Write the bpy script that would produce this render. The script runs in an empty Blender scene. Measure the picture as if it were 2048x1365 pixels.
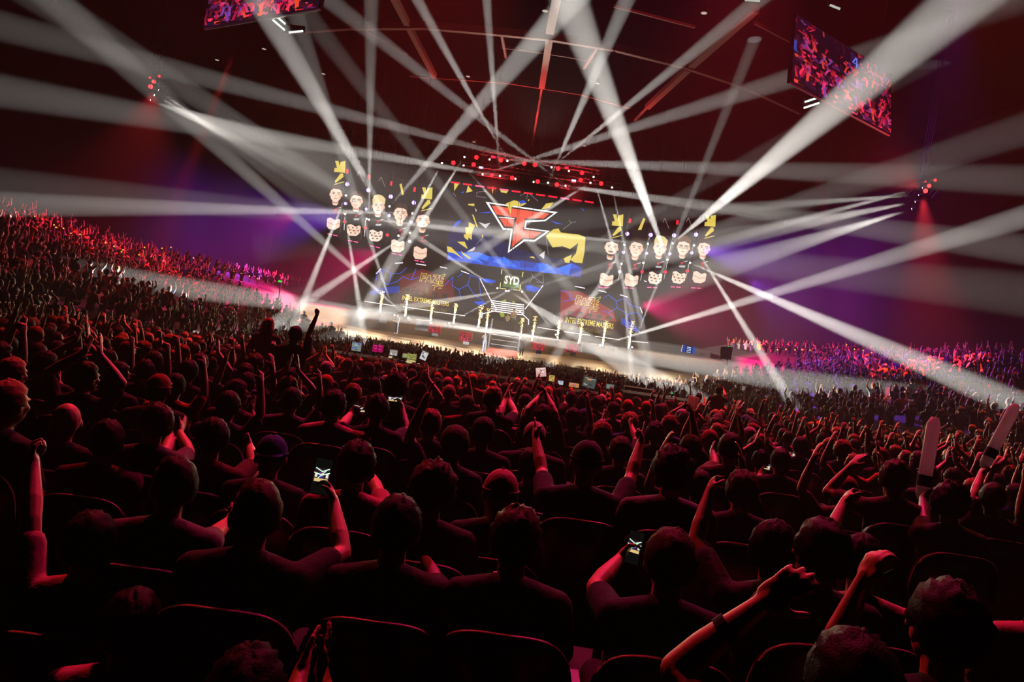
import bpy, bmesh, math, random
import numpy as np
from mathutils import Vector, Matrix, noise
S = bpy.context.scene
C = S.collection
PI = math.pi
rnd = random.Random(7)
# ------------------------------------------------------------------ camera, world, exposure
FPX = 1365.0                       # focal length in pixels of the 2048 x 1365 frame
EYE = Vector((0.0, 0.0, 10.0))
PITCH = math.atan(80.0 / FPX)
ROLL = math.radians(8.0)
_F = Vector((0, math.cos(PITCH), -math.sin(PITCH)))
_R0 = Vector((1, 0, 0)); _U0 = Vector((0, math.sin(PITCH), math.cos(PITCH)))
_R = _R0 * math.cos(ROLL) + _U0 * math.sin(ROLL)
_U = _U0 * math.cos(ROLL) - _R0 * math.sin(ROLL)
cam = bpy.data.cameras.new('camera'); cam_ob = bpy.data.objects.new('camera', cam); C.objects.link(cam_ob)
cam.sensor_width = 36; cam.lens = FPX / 2048 * 36; cam.clip_start = 0.05; cam.clip_end = 400
cam_ob.matrix_world = Matrix(((_R.x, _U.x, -_F.x, EYE.x), (_R.y, _U.y, -_F.y, EYE.y), (_R.z, _U.z, -_F.z, EYE.z), (0, 0, 0, 1)))
S.camera = cam_ob
S.view_settings.view_transform = 'Standard'; S.view_settings.look = 'None'
S.view_settings.gamma = 1; S.view_settings.exposure = 0; S.view_settings.use_curve_mapping = False
S.cycles.max_bounces = 2; S.cycles.diffuse_bounces = 0; S.cycles.glossy_bounces = 1; S.cycles.transmission_bounces = 2
S.cycles.volume_bounces = 0; S.cycles.transparent_max_bounces = 4
S.cycles.use_denoising = True; S.cycles.use_adaptive_sampling = False
S.cycles.sample_clamp_direct = 12; S.cycles.sample_clamp_indirect = 4
W = bpy.data.worlds.new('hall_air'); S.world = W; W.use_nodes = True
wn = W.node_tree; wn.nodes['Background'].inputs[0].default_value = (0, 0, 0, 1); wn.nodes['Background'].inputs[1].default_value = 0
HAZE = 0.0012                       # thin theatrical haze fills the whole hall
_v = wn.nodes.new('ShaderNodeVolumeScatter'); _v.inputs['Density'].default_value = HAZE; _v.inputs['Anisotropy'].default_value = 0.2
wn.links.new(_v.outputs[0], wn.nodes['World Output'].inputs['Volume'])

def ray(px, py):
    return (_R * ((px - 1024) / FPX) + _U * ((682.5 - py) / FPX) + _F)
def P(px, py, y):
    """point at world depth y seen at photo pixel px, py"""
    d = ray(px, py); return EYE + d * (y / d.y)
def Pz(px, py, z):
    d = ray(px, py); return EYE + d * ((z - EYE.z) / d.z)
def proj(p):
    q = Vector(p) - EYE; w = q.dot(_F)
    if w <= 0.05: return None
    return 1024 + FPX * q.dot(_R) / w, 682.5 - FPX * q.dot(_U) / w

# ------------------------------------------------------------------ stage and hall lights
def spot(p, t, watts, ang, col=(1, .97, .9), rad=.07, blend=.35, name='beam_light', parent=None):
    l = bpy.data.lights.new(name, 'SPOT'); l.energy = watts; l.spot_size = math.radians(ang); l.spot_blend = blend
    l.color = col; l.shadow_soft_size = rad
    o = bpy.data.objects.new(name, l); C.objects.link(o)
    o.location = p; o.rotation_euler = (Vector(t) - Vector(p)).to_track_quat('-Z', 'Y').to_euler()
    return o
KW = 11.0e6
# (source px, source depth, end px, end depth, width in px at the end, strength)
BEAMS = [
 (779,413,62, 1090,60,30, 50, 1.5), (1335,520,62, 1188,130,28, 58, 2.0), (1345,487,62, 1655,228,28, 62, 2.0),
 (797,472,62, 590,120,34, 44, .8), (927,331,66, 1105,538,50, 22, .25), (929,314,66, 750,590,46, 26, .5),
 (884,326,66, 770,540,46, 18, .35), (692,391,62, 604,612,40, 18, .55), (690,428,62, 727,665,42, 16, .6),
 (820,466,62, 612,604,40, 22, .55), (733,438,62, 1020,471,44, 22, .4), (1296,488,62, 900,452,46, 24, .35),
 (825,427,62, 160,412,34, 46, .65), (979,319,66, 1640,345,38, 42, .45), (1015,322,66, 860,45,44, 20, .4),
 (1000,352,66, 975,20,42, 18, .35), (965,349,66, 1453,197,40, 34, .4), (1031,358,66, 470,262,38, 40, .5),
 (1067,364,66, 1850,472,36, 55, .5), (1096,366,66, 1176,180,48, 18, .4), (1131,372,66, 760,80,44, 30, .3),
 (1103,335,66, 1430,70,42, 28, .4), (1138,342,66, 656,219,42, 28, .4), (1181,366,66, 930,520,46, 26, .3),
 (1187,354,66, 1290,720,46, 18, .4), (1224,375,66, 1290,680,46, 16, .4), (1249,490,62, 1150,650,46, 16, .35),
 (1243,528,62, 1256,668,46, 9, .25), (1287,526,62, 1139,622,46, 16, .3), (1264,695,64, 1425,290,50, 18, .25),
 (1388,491,62, 1552,755,34, 18, 1.0), (1380,526,62, 1885,745,26, 48, 2.2), (1200,691,63, 1930,470,34, 44, 1.8),
 (862,646,66, 1160,694,48, 22, 3), (1157,686,66, 862,645,48, 18, 2.4), (1012,582,70, 700,633,44, 28, .9),
 (1017,582,70, 1190,690,42, 34, 2.6), (1044,584,70, 1520,430,44, 36, .25), (995,577,70, 560,300,44, 36, .3),
 (817,637,66, 400,262,36, 40, .35), (789,631,66, 729,448,56, 12, .25), (898,647,66, 1350,400,54, 24, .15),
 (1112,670,66, 980,500,54, 12, .15), (738,440,62, 740,250,50, 14, .15),
 (302,201,40, 620,320,46, 90, .3), (310,191,40, 560,330,42, 40, .12), (318,181,40, 720,480,50, 60, .07),
 (1822,419,38, 1560,500,42, 40, .55), (1829,404,38, 1440,480,44, 50, .4), (1836,390,38, 1420,420,46, 30, .22), (1843,376,38, 1300,520,46, 34, .3),
]
BEAM_OBS = []
for (sx, sy, sd, ex, ey, ed, w, k) in BEAMS:
    p0 = P(sx, sy, sd); p1 = P(ex, ey, ed)
    ang = math.degrees(2 * math.atan(0.5 * w * ed / FPX / (p1 - p0).length))
    d = (p1 - p0).normalized()
    a = max(0.8, ang); k = 2.9 * k ** .65 / max(a, 1.0)
    BEAM_OBS.append((p0, d, spot(p0 + d * .32, p1, KW * k, a, (1, .95, .87), .07, .35)))
RED = (1, .035, .05); MAG = (1, .02, .22); PUR = (.30, .06, 1); AMB = (1, .72, .42)
# unseen red and magenta washes added overhead to light near audience and side blocks
for x, y, tx, ty, e, c, sz in ((-7, 24, -4, 7, 21000, RED, 42), (4, 24, 2, 8, 16000, MAG, 36), (9, 23, 7, 9, 21000, RED, 46), (-3, 26, -4, 17, 48000, RED, 36), (7, 26, 4, 18, 44000, RED, 36), (16, 26, 12, 18, 16000, (1, .12, .06), 36),
                           (-16, 27, -21, 24, 4500, RED, 50), (-15, 32, -24, 42, 8000, MAG, 54), (16, 27, 20, 24, 4500, RED, 50), (18, 32, 25, 46, 20000, (.6, .05, .8), 50)):
    spot((x, y, 27.2), (tx, ty, 8), e, sz, c, .25, 1, 'audience_fill_light')
# purple and magenta washes throwing sideways into the haze beyond the two sets of banners
for a, b, e, c, s in (((690, 430, 68), (380, 470, 64), 220000, PUR, 66), ((760, 500, 72), (520, 620, 66), 170000, MAG, 74),
                      ((1400, 500, 68), (1760, 560, 64), 220000, PUR, 66), ((1280, 610, 74), (1520, 640, 66), 170000, MAG, 74),
                      ((1500, 560, 62), (1700, 735, 42), 60000, PUR, 34), ((590, 430, 62), (250, 560, 40), 40000, MAG, 44)):
    spot(P(*a), P(*b), e, s, c, .3, 1, 'colour_wash')
# warm lights added low at the stage back to brighten the floor crowd
for x in (-9, 0, 9):
    spot((x, 69.5, 10.2), (x * 1.1, 38, 5.5), 20000, 40, (1, .72, .42), .3, 1, 'crowd_back_fill')
# red floods of the two side clusters
spot(P(309, 182, 38.6), P(250, 420, 37), 22000, 75, RED, .12, 1, 'red_flood')
spot(P(1846, 392, 36.6), P(1858, 640, 36), 110000, 42, RED, .12, 1, 'red_flood')
spot(P(1838, 380, 36.6), P(1700, 280, 36), 12000, 90, RED, .12, 1, 'red_flood')
# warm spots without fixtures, added to light the apron
for x in (-16, -8, 0, 8, 16):
    spot((x, 69.5, 11.2), (x * 1.02, 62.5, 5), 3000, 100, AMB, .2, 1, 'apron_fill')
# added white spots without fixtures, brightening patches of the crowd
for a, b, e, s in (((690, 420, 60), (600, 668, 26), 6000, 14), ((1390, 500, 60), (1540, 825, 18), 16000, 13), ((1380, 520, 60), (1880, 840, 20), 22000, 12),
                   ((600, 300, 50), (60, 625, 20), 26000, 6)):
    spot(P(*a), P(*b), e, s, (1, .9, .7), .15, 1, 'crowd_fill_spot')
# red glow of the roof truss, red shafts beside the stage and an added weak fill on the roof steel
for x in (-4, 4):
    spot((x, 67.2, 19.9), (x, 66.9, 22), 16000, 130, RED, .2, 1, 'truss_red_light')
for a, b, w, e in (((470, 100, 42), (335, 450, 44), 8, 3.5e5), ((1630, 330, 44), (1700, 640, 46), 7, 1.6e5), ((1000, 668, 69), (870, 632, 62), 9, 8e4), ((1050, 674, 69), (1185, 640, 62), 9, 8e4)):
    spot(P(*a), P(*b), e, w, RED, .1, .6, 'red_shaft')
spot((0, 52, 22), (0, 48, 28), 2200, 130, (1, .85, .75), .2, 1, 'roof_steel_fill')

# ------------------------------------------------------------------ materials
def lin(h):
    if isinstance(h, str):
        v = [int(h[i:i+2], 16) / 255 for i in (0, 2, 4)]
        return tuple((c / 12.92 if c <= .04045 else ((c + .055) / 1.055) ** 2.4) for c in v)
    return h
_mats = {}
def mat(name, col, rough=.6, metal=0.0, bump=None, var=0.0, spec=.5):
    if name in _mats: return _mats[name]
    m = bpy.data.materials.new(name); m.use_nodes = True; nt = m.node_tree; b = nt.nodes['Principled BSDF']
    c = lin(col)
    b.inputs['Base Color'].default_value = (*c, 1); b.inputs['Roughness'].default_value = rough; b.inputs['Metallic'].default_value = metal
    b.inputs['Specular IOR Level'].default_value = spec
    tc = nt.nodes.new('ShaderNodeTexCoord')
    n = nt.nodes.new('ShaderNodeTexNoise'); n.inputs['Scale'].default_value = (bump or (8, 0))[0]; n.inputs['Detail'].default_value = 3
    nt.links.new(tc.outputs['Object'], n.inputs['Vector'])
    if bump:
        bp = nt.nodes.new('ShaderNodeBump'); bp.inputs['Strength'].default_value = bump[1]; bp.inputs['Distance'].default_value = .01
        nt.links.new(n.outputs['Fac'], bp.inputs['Height']); nt.links.new(bp.outputs[0], b.inputs['Normal'])
    if var:
        r = nt.nodes.new('ShaderNodeValToRGB'); r.color_ramp.elements[0].position = .35; r.color_ramp.elements[1].position = .65
        r.color_ramp.elements[0].color = tuple(x * (1 - var) for x in c) + (1,); r.color_ramp.elements[1].color = (*c, 1)
        nt.links.new(n.outputs['Fac'], r.inputs[0]); nt.links.new(r.outputs[0], b.inputs['Base Color'])
    _mats[name] = m; return m
def em(col, s=1.0):
    k = ('em', col, s)
    if k in _mats: return _mats[k]
    m = bpy.data.materials.new('lit_' + (col if isinstance(col, str) else 'lamp')); m.use_nodes = True; nt = m.node_tree; nt.nodes.clear()
    o = nt.nodes.new('ShaderNodeOutputMaterial'); e = nt.nodes.new('ShaderNodeEmission')
    e.inputs[0].default_value = (*lin(col), 1); e.inputs[1].default_value = s
    nt.links.new(e.outputs[0], o.inputs[0]); m.cycles.emission_sampling = 'NONE'
    _mats[k] = m; return m
def inflated(name, col):
    m = mat(name, col, .35); nt = m.node_tree; b = nt.nodes['Principled BSDF']; t = nt.nodes.new('ShaderNodeBsdfTranslucent'); t.inputs[0].default_value = (*lin(col), 1)
    x = nt.nodes.new('ShaderNodeMixShader'); x.inputs[0].default_value = .6; o = nt.nodes['Material Output']
    nt.links.new(b.outputs[0], x.inputs[1]); nt.links.new(t.outputs[0], x.inputs[2]); nt.links.new(x.outputs[0], o.inputs[0]); return m
BLACK = mat('black_painted_steel', '0b0a0c', .5, .3, (30, .1))
DARK = mat('matt_black_cloth', '060506', .9, 0, (40, .2))

# ------------------------------------------------------------------ tagging and mesh building
def tag(o, label=None, cat=None, group=None, kind=None):
    if label: o['label'] = label
    if cat: o['category'] = cat
    if group: o['group'] = group
    if kind: o['kind'] = kind
    return o
def empty(name, loc, rz=0.0):
    o = bpy.data.objects.new(name, None); C.objects.link(o); o.location = loc; o.rotation_euler = (0, 0, rz); o.empty_display_size = .1
    return o
class MB:
    """collects shapes into one mesh; materials by index"""
    def __init__(s): s.v = []; s.f = []; s.m = []
    def add(s, vs, fs, mi=0):
        n = len(s.v); s.v += [tuple(x) for x in vs]; s.f += [tuple(i + n for i in f) for f in fs]; s.m += [mi] * len(fs); return s
    def box(s, c, d, M=None, mi=0):
        x, y, z = d[0] / 2, d[1] / 2, d[2] / 2; c = Vector(c)
        vs = [Vector((a * x, b * y, e * z)) for a in (-1, 1) for b in (-1, 1) for e in (-1, 1)]
        vs = [(M @ v if M else v) + c for v in vs]
        return s.add(vs, [(0, 1, 3, 2), (4, 6, 7, 5), (0, 4, 5, 1), (2, 3, 7, 6), (0, 2, 6, 4), (1, 5, 7, 3)], mi)
    def tube(s, pts, r, n=8, mi=0, caps=True):
        pts = [Vector(p) for p in pts]; rs = r if isinstance(r, (list, tuple)) else [r] * len(pts)
        vs = []; fs = []
        for i, p in enumerate(pts):
            t = (pts[min(i + 1, len(pts) - 1)] - pts[max(i - 1, 0)]).normalized()
            a = Vector((0, 0, 1)) if abs(t.z) < .9 else Vector((1, 0, 0))
            u = t.cross(a).normalized(); w = t.cross(u)
            for k in range(n):
                an = 2 * PI * k / n; vs.append(p + (u * math.cos(an) + w * math.sin(an)) * rs[i])
        for i in range(len(pts) - 1):
            for k in range(n):
                a = i * n + k; b = i * n + (k + 1) % n; fs.append((a, b, b + n, a + n))
        if caps: fs += [tuple(range(n))[::-1], tuple(range((len(pts) - 1) * n, len(pts) * n))]
        return s.add(vs, fs, mi)
    def ball(s, c, r, mi=0, seg=10, ring=6, M=None):
        c = Vector(c); r = Vector((r, r, r)) if not hasattr(r, '__len__') else Vector(r)
        vs = []; fs = []
        for i in range(1, ring):
            ph = PI * i / ring
            for k in range(seg):
                an = 2 * PI * k / seg
                q = Vector((r.x * math.sin(ph) * math.cos(an), r.y * math.sin(ph) * math.sin(an), r.z * math.cos(ph)))
                vs.append(c + (M @ q if M else q))
        t = Vector((0, 0, r.z)); vs += [c + (M @ t if M else t), c - (M @ t if M else t)]
        T = len(vs) - 2; B = T + 1
        for i in range(ring - 2):
            for k in range(seg):
                a = i * seg + k; b = i * seg + (k + 1) % seg; fs.append((a, a + seg, b + seg, b))
        for k in range(seg):
            fs.append((T, k, (k + 1) % seg)); o = (ring - 2) * seg; fs.append((B, o + (k + 1) % seg, o + k))
        return s.add(vs, fs, mi)
    def cone(s, p0, r0, p1, r1, n=10):
        s.tube([p0, p1], [r0, r1], n); s.ball(p0, r0, seg=n); s.ball(p1, r1, seg=n); return s
    def slab(s, pts, t, mi=0):
        """polygon (3D points, planar) given thickness vector t"""
        n = len(pts); t = Vector(t); a = [Vector(p) for p in pts]; b = [p + t for p in a]
        return s.add(a + b, [tuple(range(n)), tuple(range(2 * n - 1, n - 1, -1))] + [(i, i + n, (i + 1) % n + n, (i + 1) % n) for i in range(n)], mi)
    def mesh(s, name, mats, smooth=False):
        me = bpy.data.meshes.new(name); me.from_pydata(s.v, [], s.f)
        for m in (mats if isinstance(mats, (list, tuple)) else [mats]): me.materials.append(m)
        if any(s.m): me.polygons.foreach_set('material_index', s.m)
        if smooth: me.polygons.foreach_set('use_smooth', [True] * len(s.f))
        me.update(); return me
    def build(s, name, mats, parent=None, smooth=False):
        o = bpy.data.objects.new(name, s.mesh(name, mats, smooth)); C.objects.link(o)
        if parent: o.parent = parent
        return o
def remesh(mb, name, vox, mats, smooth_it=2, dec=None):
    o = mb.build(name, mats)
    md = o.modifiers.new('r', 'REMESH'); md.mode = 'VOXEL'; md.voxel_size = vox; md.use_smooth_shade = True
    if smooth_it: sm = o.modifiers.new('s', 'SMOOTH'); sm.factor = .5; sm.iterations = smooth_it
    if dec: d = o.modifiers.new('d', 'DECIMATE'); d.ratio = dec
    dg = bpy.context.evaluated_depsgraph_get(); me = bpy.data.meshes.new_from_object(o.evaluated_get(dg))
    me.name = name; old = o.data; bpy.data.objects.remove(o); bpy.data.meshes.remove(old)
    me.materials.clear()
    for m in (mats if isinstance(mats, (list, tuple)) else [mats]): me.materials.append(m)
    return me
def copy_tree(o, parent=None):
    c = o.copy(); C.objects.link(c)
    if parent: c.parent = parent
    for ch in o.children:
        copy_tree(ch, c)
    return c

# ------------------------------------------------------------------ people
SKIN = [mat('skin_light', 'd9a184', .5, 0, (60, .1)), mat('skin_tan', 'b97e5e', .5, 0, (60, .1)), mat('skin_brown', '8a5a40', .5, 0, (60, .1))]
HAIRM = {'black': mat('hair_black', '120c0a', .6, 0, (160, .35), 0, .12), 'brown': mat('hair_brown', '3a2112', .6, 0, (160, .35), 0, .12),
         'ginger': mat('hair_ginger', '8a3d14', .6, 0, (160, .35), 0, .12), 'blond': mat('hair_blond', 'a07a48', .6, 0, (160, .35), 0, .12)}
CLOTH = {}
for n_, c_ in dict(black='0c0b0e', charcoal='1f1d22', navy='10162e', grey='5a5a60', white='b8b4b4', red='8e1414', maroon='4a0d18',
                   orange='c8581a', yellow='c89a20', blue='1c3f8c', green='1f3d2a', pink='b86a80').items():
    CLOTH[n_] = mat(n_ + '_cotton', c_, .9, 0, (25, .5))
DENIM = mat('dark_denim', '141824', .9, 0, (60, .4))
def hand(mb, w, d, n, side, pose='open', sc=1.0, k=1):
    """five fingered hand: w wrist, d direction of the fingers, n way the palm faces, side +1/-1 = thumb side along d x n"""
    w = Vector(w); d = Vector(d).normalized(); n = Vector(n); n = (n - d * n.dot(d))
    n = n.normalized() if n.length > 1e-3 else d.orthogonal().normalized()
    s = d.cross(n) * side
    M = Matrix((s, n, d)).transposed()
    mb.ball(w + d * .048 * sc, Vector((.041, .016, .054)) * sc, M=M)
    mb.cone(w, .026 * sc, w + d * .03 * sc, .024 * sc, 8)
    mb.cone(w + (d * .02 + s * .022) * sc, .017 * sc, w + (d * .045 + s * .03) * sc, .015 * sc, 8)
    curl = {'open': (.15, .2, .15), 'fist': (1.35, 1.6, 1.0), 'hold': (.7, .9, .5), 'clap': (.05, .08, .05), 'point': (1.35, 1.6, 1.0), 'relax': (.35, .5, .3)}[pose]
    L = (.074, .084, .078, .062)
    for i in range(4):
        off = (.030, .010, -.010, -.029)[i]; p = w + (d * (.092 - .004 * abs(i - 1)) + s * off) * sc
        spread = (.12, .03, -.05, -.16)[i] * (1.4 if pose == 'open' else .5)
        cu = (.05, .05, .03) if (pose == 'point' and i == 0) else curl
        a = 0; r = .0094 - .0006 * (i == 3)
        for j, fr in enumerate((.45, .32, .23)):
            a += cu[j] * (1 + .12 * (i - 1.5) * (j == 0))
            dd = (d * math.cos(a) + n * math.sin(a) + s * spread * math.cos(a)).normalized()
            q = p + dd * L[i] * fr * sc; mb.cone(p, r * sc, q, (r - .0009) * sc, 7); p = q; r -= .0007
    p = w + (d * .03 + s * .032) * sc
    bend = pose in ('fist', 'hold', 'point')
    for j, ln in enumerate((.034, .03)):
        dd = (s * (.75 - (.9 * j if bend else .15 * j)) + d * (.65 + .3 * j) + n * (.35 + .4 * j if bend else .15)).normalized()
        q = p + dd * ln * sc; mb.cone(p, .0115 * sc, q, .0098 * sc, 7); p = q
def arm_pts(sh, el, wr):
    return Vector(sh), Vector(el), Vector(wr)
class Fig:
    """builds a person's meshes in local space, facing +Y, floor at z = 0"""
    def __init__(s, seated=True, yaw=0.0, tilt=0.0, lean=0.0, H=1.0, arms=(None, None), hair='short', hp=('open', 'open'), palms=(None, None), vox=.012, seed=0, bulk=1.0, dec=None, nolegs=False, eyes=False):
        s.seated = seated; r = random.Random(seed); s.hairstyle = hair
        hip = .50 if seated else .95
        up = Vector((0, .08 + lean, 1)).normalized()
        P0 = Vector((0, 0, hip)); neck = P0 + up * .56; hc = Vector((0, neck.y + .03, (1.20 if seated else 1.65)))
        s.hc = hc; shz = neck.z - .07
        b = MB(); sh = MB(); tr = MB(); h = MB()
        k = bulk
        HM = Matrix.Rotation(-yaw, 3, 'Z') @ Matrix.Rotation(tilt, 3, 'X'); s.HM = HM
        HM = HM * 1.07; up0 = up
        # torso under the shirt
        def torso(m, g):
            for j in range(12):
                t = j / 11; rx = (.162, .152, .145, .145, .150, .158, .166, .174, .178, .178, .168, .14)[j] * k; ry = (.118, .112, .108, .106, .107, .11, .112, .112, .108, .098, .086, .07)[j] * k
                m.ball(P0 + up * (.0 + .49 * t), (rx + g, ry + g, .085 + g), seg=16, ring=8)
            for q in (-1, 1): m.cone(Vector((0, neck.y - .01, shz + .045)), .055 + g, Vector((q * .165 * k, neck.y - .015, shz)), .058 + g)
        torso(b, 0); torso(sh, .012)
        b.cone(neck - Vector((0, 0, .06)), .058, hc - Vector((0, .01, .05)), .052)
        # head with face
        def hb(c, r_, M2=None): b.ball(hc + HM @ Vector(c), r_, M=HM if M2 is None else HM @ M2, seg=14, ring=9)
        hb((0, -.008, .018), (.077, .096, .10)); hb((0, .022, -.045), (.058, .068, .066)); hb((0, .045, -.088), (.03, .03, .022))
        hb((0, .097, -.022), (.012, .02, .024)); hb((0, .088, .0), (.009, .012, .03)); hb((0, .088, .02), (.05, .012, .012))
        hb((0, .092, -.06), (.024, .012, .007)); hb((0, .09, -.071), (.02, .012, .007))
        for q in (-1, 1): hb((q * .079, -.004, -.012), (.009, .019, .031)); hb((q * .042, .07, -.02), (.02, .018, .018))
        s.eyes = None
        if eyes:
            ey = MB()
            for q in (-1, 1):
                ey.ball(hc + HM @ Vector((q * .031, .083, .0)), (.013, .01, .007), M=HM); ey.cone(hc + HM @ Vector((q * .016, .094, .018)), .003, hc + HM @ Vector((q * .046, .084, .02)), .002, 5)
            s.eyes = ey.mesh('eyes', [HAIRM['black']], True)
        # arms
        for i, q in enumerate((-1, 1)):
            S0 = Vector((q * .185 * k, neck.y - .015, shz)); A = arms[i]
            if A is None: E = S0 + Vector((q * .06, .06, -.27)); Wr = E + Vector((-q * .08, .22, -.03)); pose = 'relax'
            else: E, Wr = Vector(A[0]), Vector(A[1]); pose = hp[i]
            b.cone(S0, .05, S0.lerp(E, .5), .045); b.cone(S0.lerp(E, .5), .045, E, .038)
            b.cone(E, .038, E.lerp(Wr, .35), .041); b.cone(E.lerp(Wr, .35), .041, Wr, .026)
            dd = (Wr - E).normalized(); nn = palms[i] if palms[i] is not None else Vector((-q, .3, 0))
            if A is None: dd = (dd + Vector((0, 0, -.1))).normalized(); nn = Vector((-q * .3, 0, -1))
            if pose == 'clap': dd = Vector((dd.x * .15, dd.y, dd.z)).normalized()
            # thumb on the inner / upper side
            sd = 1 if (dd.cross(Vector(nn))).dot(Vector((-q, -.4, .6))) > 0 else -1
            hand(b, Wr, dd, nn, sd, pose)
            sh.cone(S0, .066, S0.lerp(E, .68), .060)
        if not nolegs:
            for q in (-1, 1):
                a = Vector((q * .095, 0, hip))
                if seated: kn = Vector((q * .14, .46, .52)); an = Vector((q * .13, .46, .10)); 
                else: kn = Vector((q * .10, .02, .5)); an = Vector((q * .11, -.01, .09))
                b.cone(a, .085, kn, .055); b.cone(kn, .055, kn.lerp(an, .35), .056); b.cone(kn.lerp(an, .35), .056, an, .038)
                b.ball(an + Vector((0, .07, -.05)), (.040, .12, .034)); tr.ball(an + Vector((0, .07, -.045)), (.05, .145, .045))
                tr.cone(a, .097, kn.lerp(a, -.03), .068); tr.cone(kn, .068, kn.lerp(an, .9), .055)
            tr.ball(P0 + Vector((0, 0, -.0)), (.178 * k, .133 * k, .11))
        # hair
        st = hair; hm = None
        if st != 'bald':
            n1 = 20; amp = {'short': .004, 'curly': .009, 'long': .005, 'cap': 0, 'beanie': .001, 'messy': .006, 'receding': .003, 'bun': .004}[st]
            g = {'short': .010, 'curly': .026, 'long': .014, 'cap': .008, 'beanie': .013, 'messy': .014, 'receding': .007, 'bun': .008}[st]
            vs = []; rx, ry, rz = .079 + g, .098 + g, .101 + g; ring = 22; seg = 30
            pts = []
            for a_ in range(ring + 1):
                ph = PI * a_ / ring
                for c_ in range(seg):
                    an = 2 * PI * c_ / seg
                    u = Vector((math.sin(ph) * math.cos(an), math.sin(ph) * math.sin(an), math.cos(ph)))
                    # hairline: front open below the forehead, nape open below the ears
                    line = .45 if u.y > .45 else (-.15 if u.y > -.05 else -.62)
                    if st == 'receding' and u.y > -.1: line = .75
                    if st in ('cap', 'beanie'): line = .22 if u.y > -.2 else -.12
                    f = 1.0
                    if u.z < line: f = max(.72, 1 - (line - u.z) * 2.2)
                    nz = noise.noise(u * (9 if st == 'curly' else 6) + Vector((seed * 3.1, 0, 0))) * amp * 2 + noise.noise(u * 19 + Vector((seed, 2, 0))) * amp
                    fw = 1 + (nz / .1 if f == 1 else 0)
                    pts.append(hc + HM @ (Vector((u.x * rx, u.y * ry - .008, u.z * rz + .018)) * f * fw))
            fs = [(a_ * seg + c_, (a_ + 1) * seg + c_, (a_ + 1) * seg + (c_ + 1) % seg, a_ * seg + (c_ + 1) % seg) for a_ in range(ring) for c_ in range(seg)]
            h.add(pts, fs)
            if st == 'long':
                for q in (-1, -.35, .35, 1):
                    h.cone(hc + HM @ Vector((q * .062, -.055, 0)), .05, hc + HM @ Vector((q * .07, -.085, -.2)), .036, 8)
            if st == 'bun': h.ball(hc + HM @ Vector((0, -.1, .07)), .04)
            if st == 'cap':
                # bottom band, and hair below it
                h.tube([hc + HM @ Vector((math.cos(t) * .086, math.sin(t) * .104 - .008, .03 - .012 * math.sin(t))) for t in [2 * PI * j / 20 for j in range(21)]], .006, 5)
                h.ball(hc + HM @ Vector((0, 0, .128)), .008)
                back = seed % 2
                y0 = -1 if back else 1
                h.slab([hc + HM @ Vector((x_ * .07, y0 * (.085 + .075 * math.sqrt(max(0, 1 - x_ * x_))), .036)) for x_ in [-1 + j / 5 for j in range(11)]] , HM @ Vector((0, 0, .006)))
        s.meshes = {}
        s.body = remesh(b, 'person', vox, [SKIN[0]], 2, dec)
        s.shirt = remesh(sh, 'shirt', max(vox, .012), [CLOTH['black']], 3, dec)
        s.trousers = None if nolegs else remesh(tr, 'trousers', max(vox, .014), [DENIM], 2, dec)
        s.hair = None if st == 'bald' else h.mesh('hat' if st in ('cap', 'beanie') else 'hair', [HAIRM['black']], True)
        if s.hair is not None and dec and dec < .5:
            o = bpy.data.objects.new('t', s.hair); C.objects.link(o); d = o.modifiers.new('d', 'DECIMATE'); d.ratio = .14
            me = bpy.data.meshes.new_from_object(o.evaluated_get(bpy.context.evaluated_depsgraph_get())); bpy.data.objects.remove(o); s.hair = me
    def make(s, loc, rz=0.0, skin=0, shirt='black', hair='black', scale=1.0, first=True):
        o = bpy.data.objects.new('person', s.body); C.objects.link(o); o.location = loc; o.rotation_euler = (0, 0, rz); o.scale = (scale,) * 3
        def setm(ob, m):
            ob.material_slots[0].link = 'OBJECT'; ob.material_slots[0].material = m
        setm(o, SKIN[skin])
        for me, m in ((s.eyes, None), (s.shirt, CLOTH[shirt]), (s.trousers, None), (s.hair, CLOTH[hair] if hair in CLOTH and s.hairstyle in ('cap', 'beanie') else HAIRM.get(hair, HAIRM['black']))):
            if me is None: continue
            c = bpy.data.objects.new(me.name.split('.')[0], me); C.objects.link(c); c.parent = o
            if m: setm(c, m)
        return o

# ------------------------------------------------------------------ the bowl, walls and roof
def drop(y): return (.76 + .072 * max(y, 0) if y < 50 else .76 + .072 * 50 + .02 * (y - 50)) + (.028 * max(0, y - 13) if y < 21 else .22 * max(0, 1 - (y - 21) / 8))
def rise(x, y):
    t = max(0, abs(x) - 12); r = .31 * t + .004 * t * t * 0
    return min(r, 4.9)
def head_z(x, y): return EYE.z - drop(y) + rise(x, y)
def floor_z(x, y):
    f = 1.2 if y < 22 else (1.2 + .5 * min(1, (y - 22) / 3))
    k = min(1, max(0, (abs(x) - 12) / 4)); f = f * (1 - k) + 1.3 * k
    return head_z(x, y) - f
def terrain():
    m = MB(); nx, ny = 61, 61
    xs = [-32 + 64 * i / (nx - 1) for i in range(nx)]; ys = [-3 + 90 * (j / (ny - 1)) for j in range(ny)]
    vs = []
    for y in ys:
        for x in xs:
            z = floor_z(x, y); 
            if y > 56 and abs(x) < 23: z = EYE.z - 6.3
            vs.append((x, y, z))
    m.add(vs, [(j * nx + i, j * nx + i + 1, (j + 1) * nx + i + 1, (j + 1) * nx + i) for j in range(ny - 1) for i in range(nx - 1)])
    o = m.build('floor', mat('dark_concrete', '0a090b', .8, 0, (3, .2), .3)); o['kind'] = 'structure'
terrain()
WALL = mat('dark_wall_panel', (.0012, .0009, .0013), 1, 0, (2, .2), .3, 0)
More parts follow.
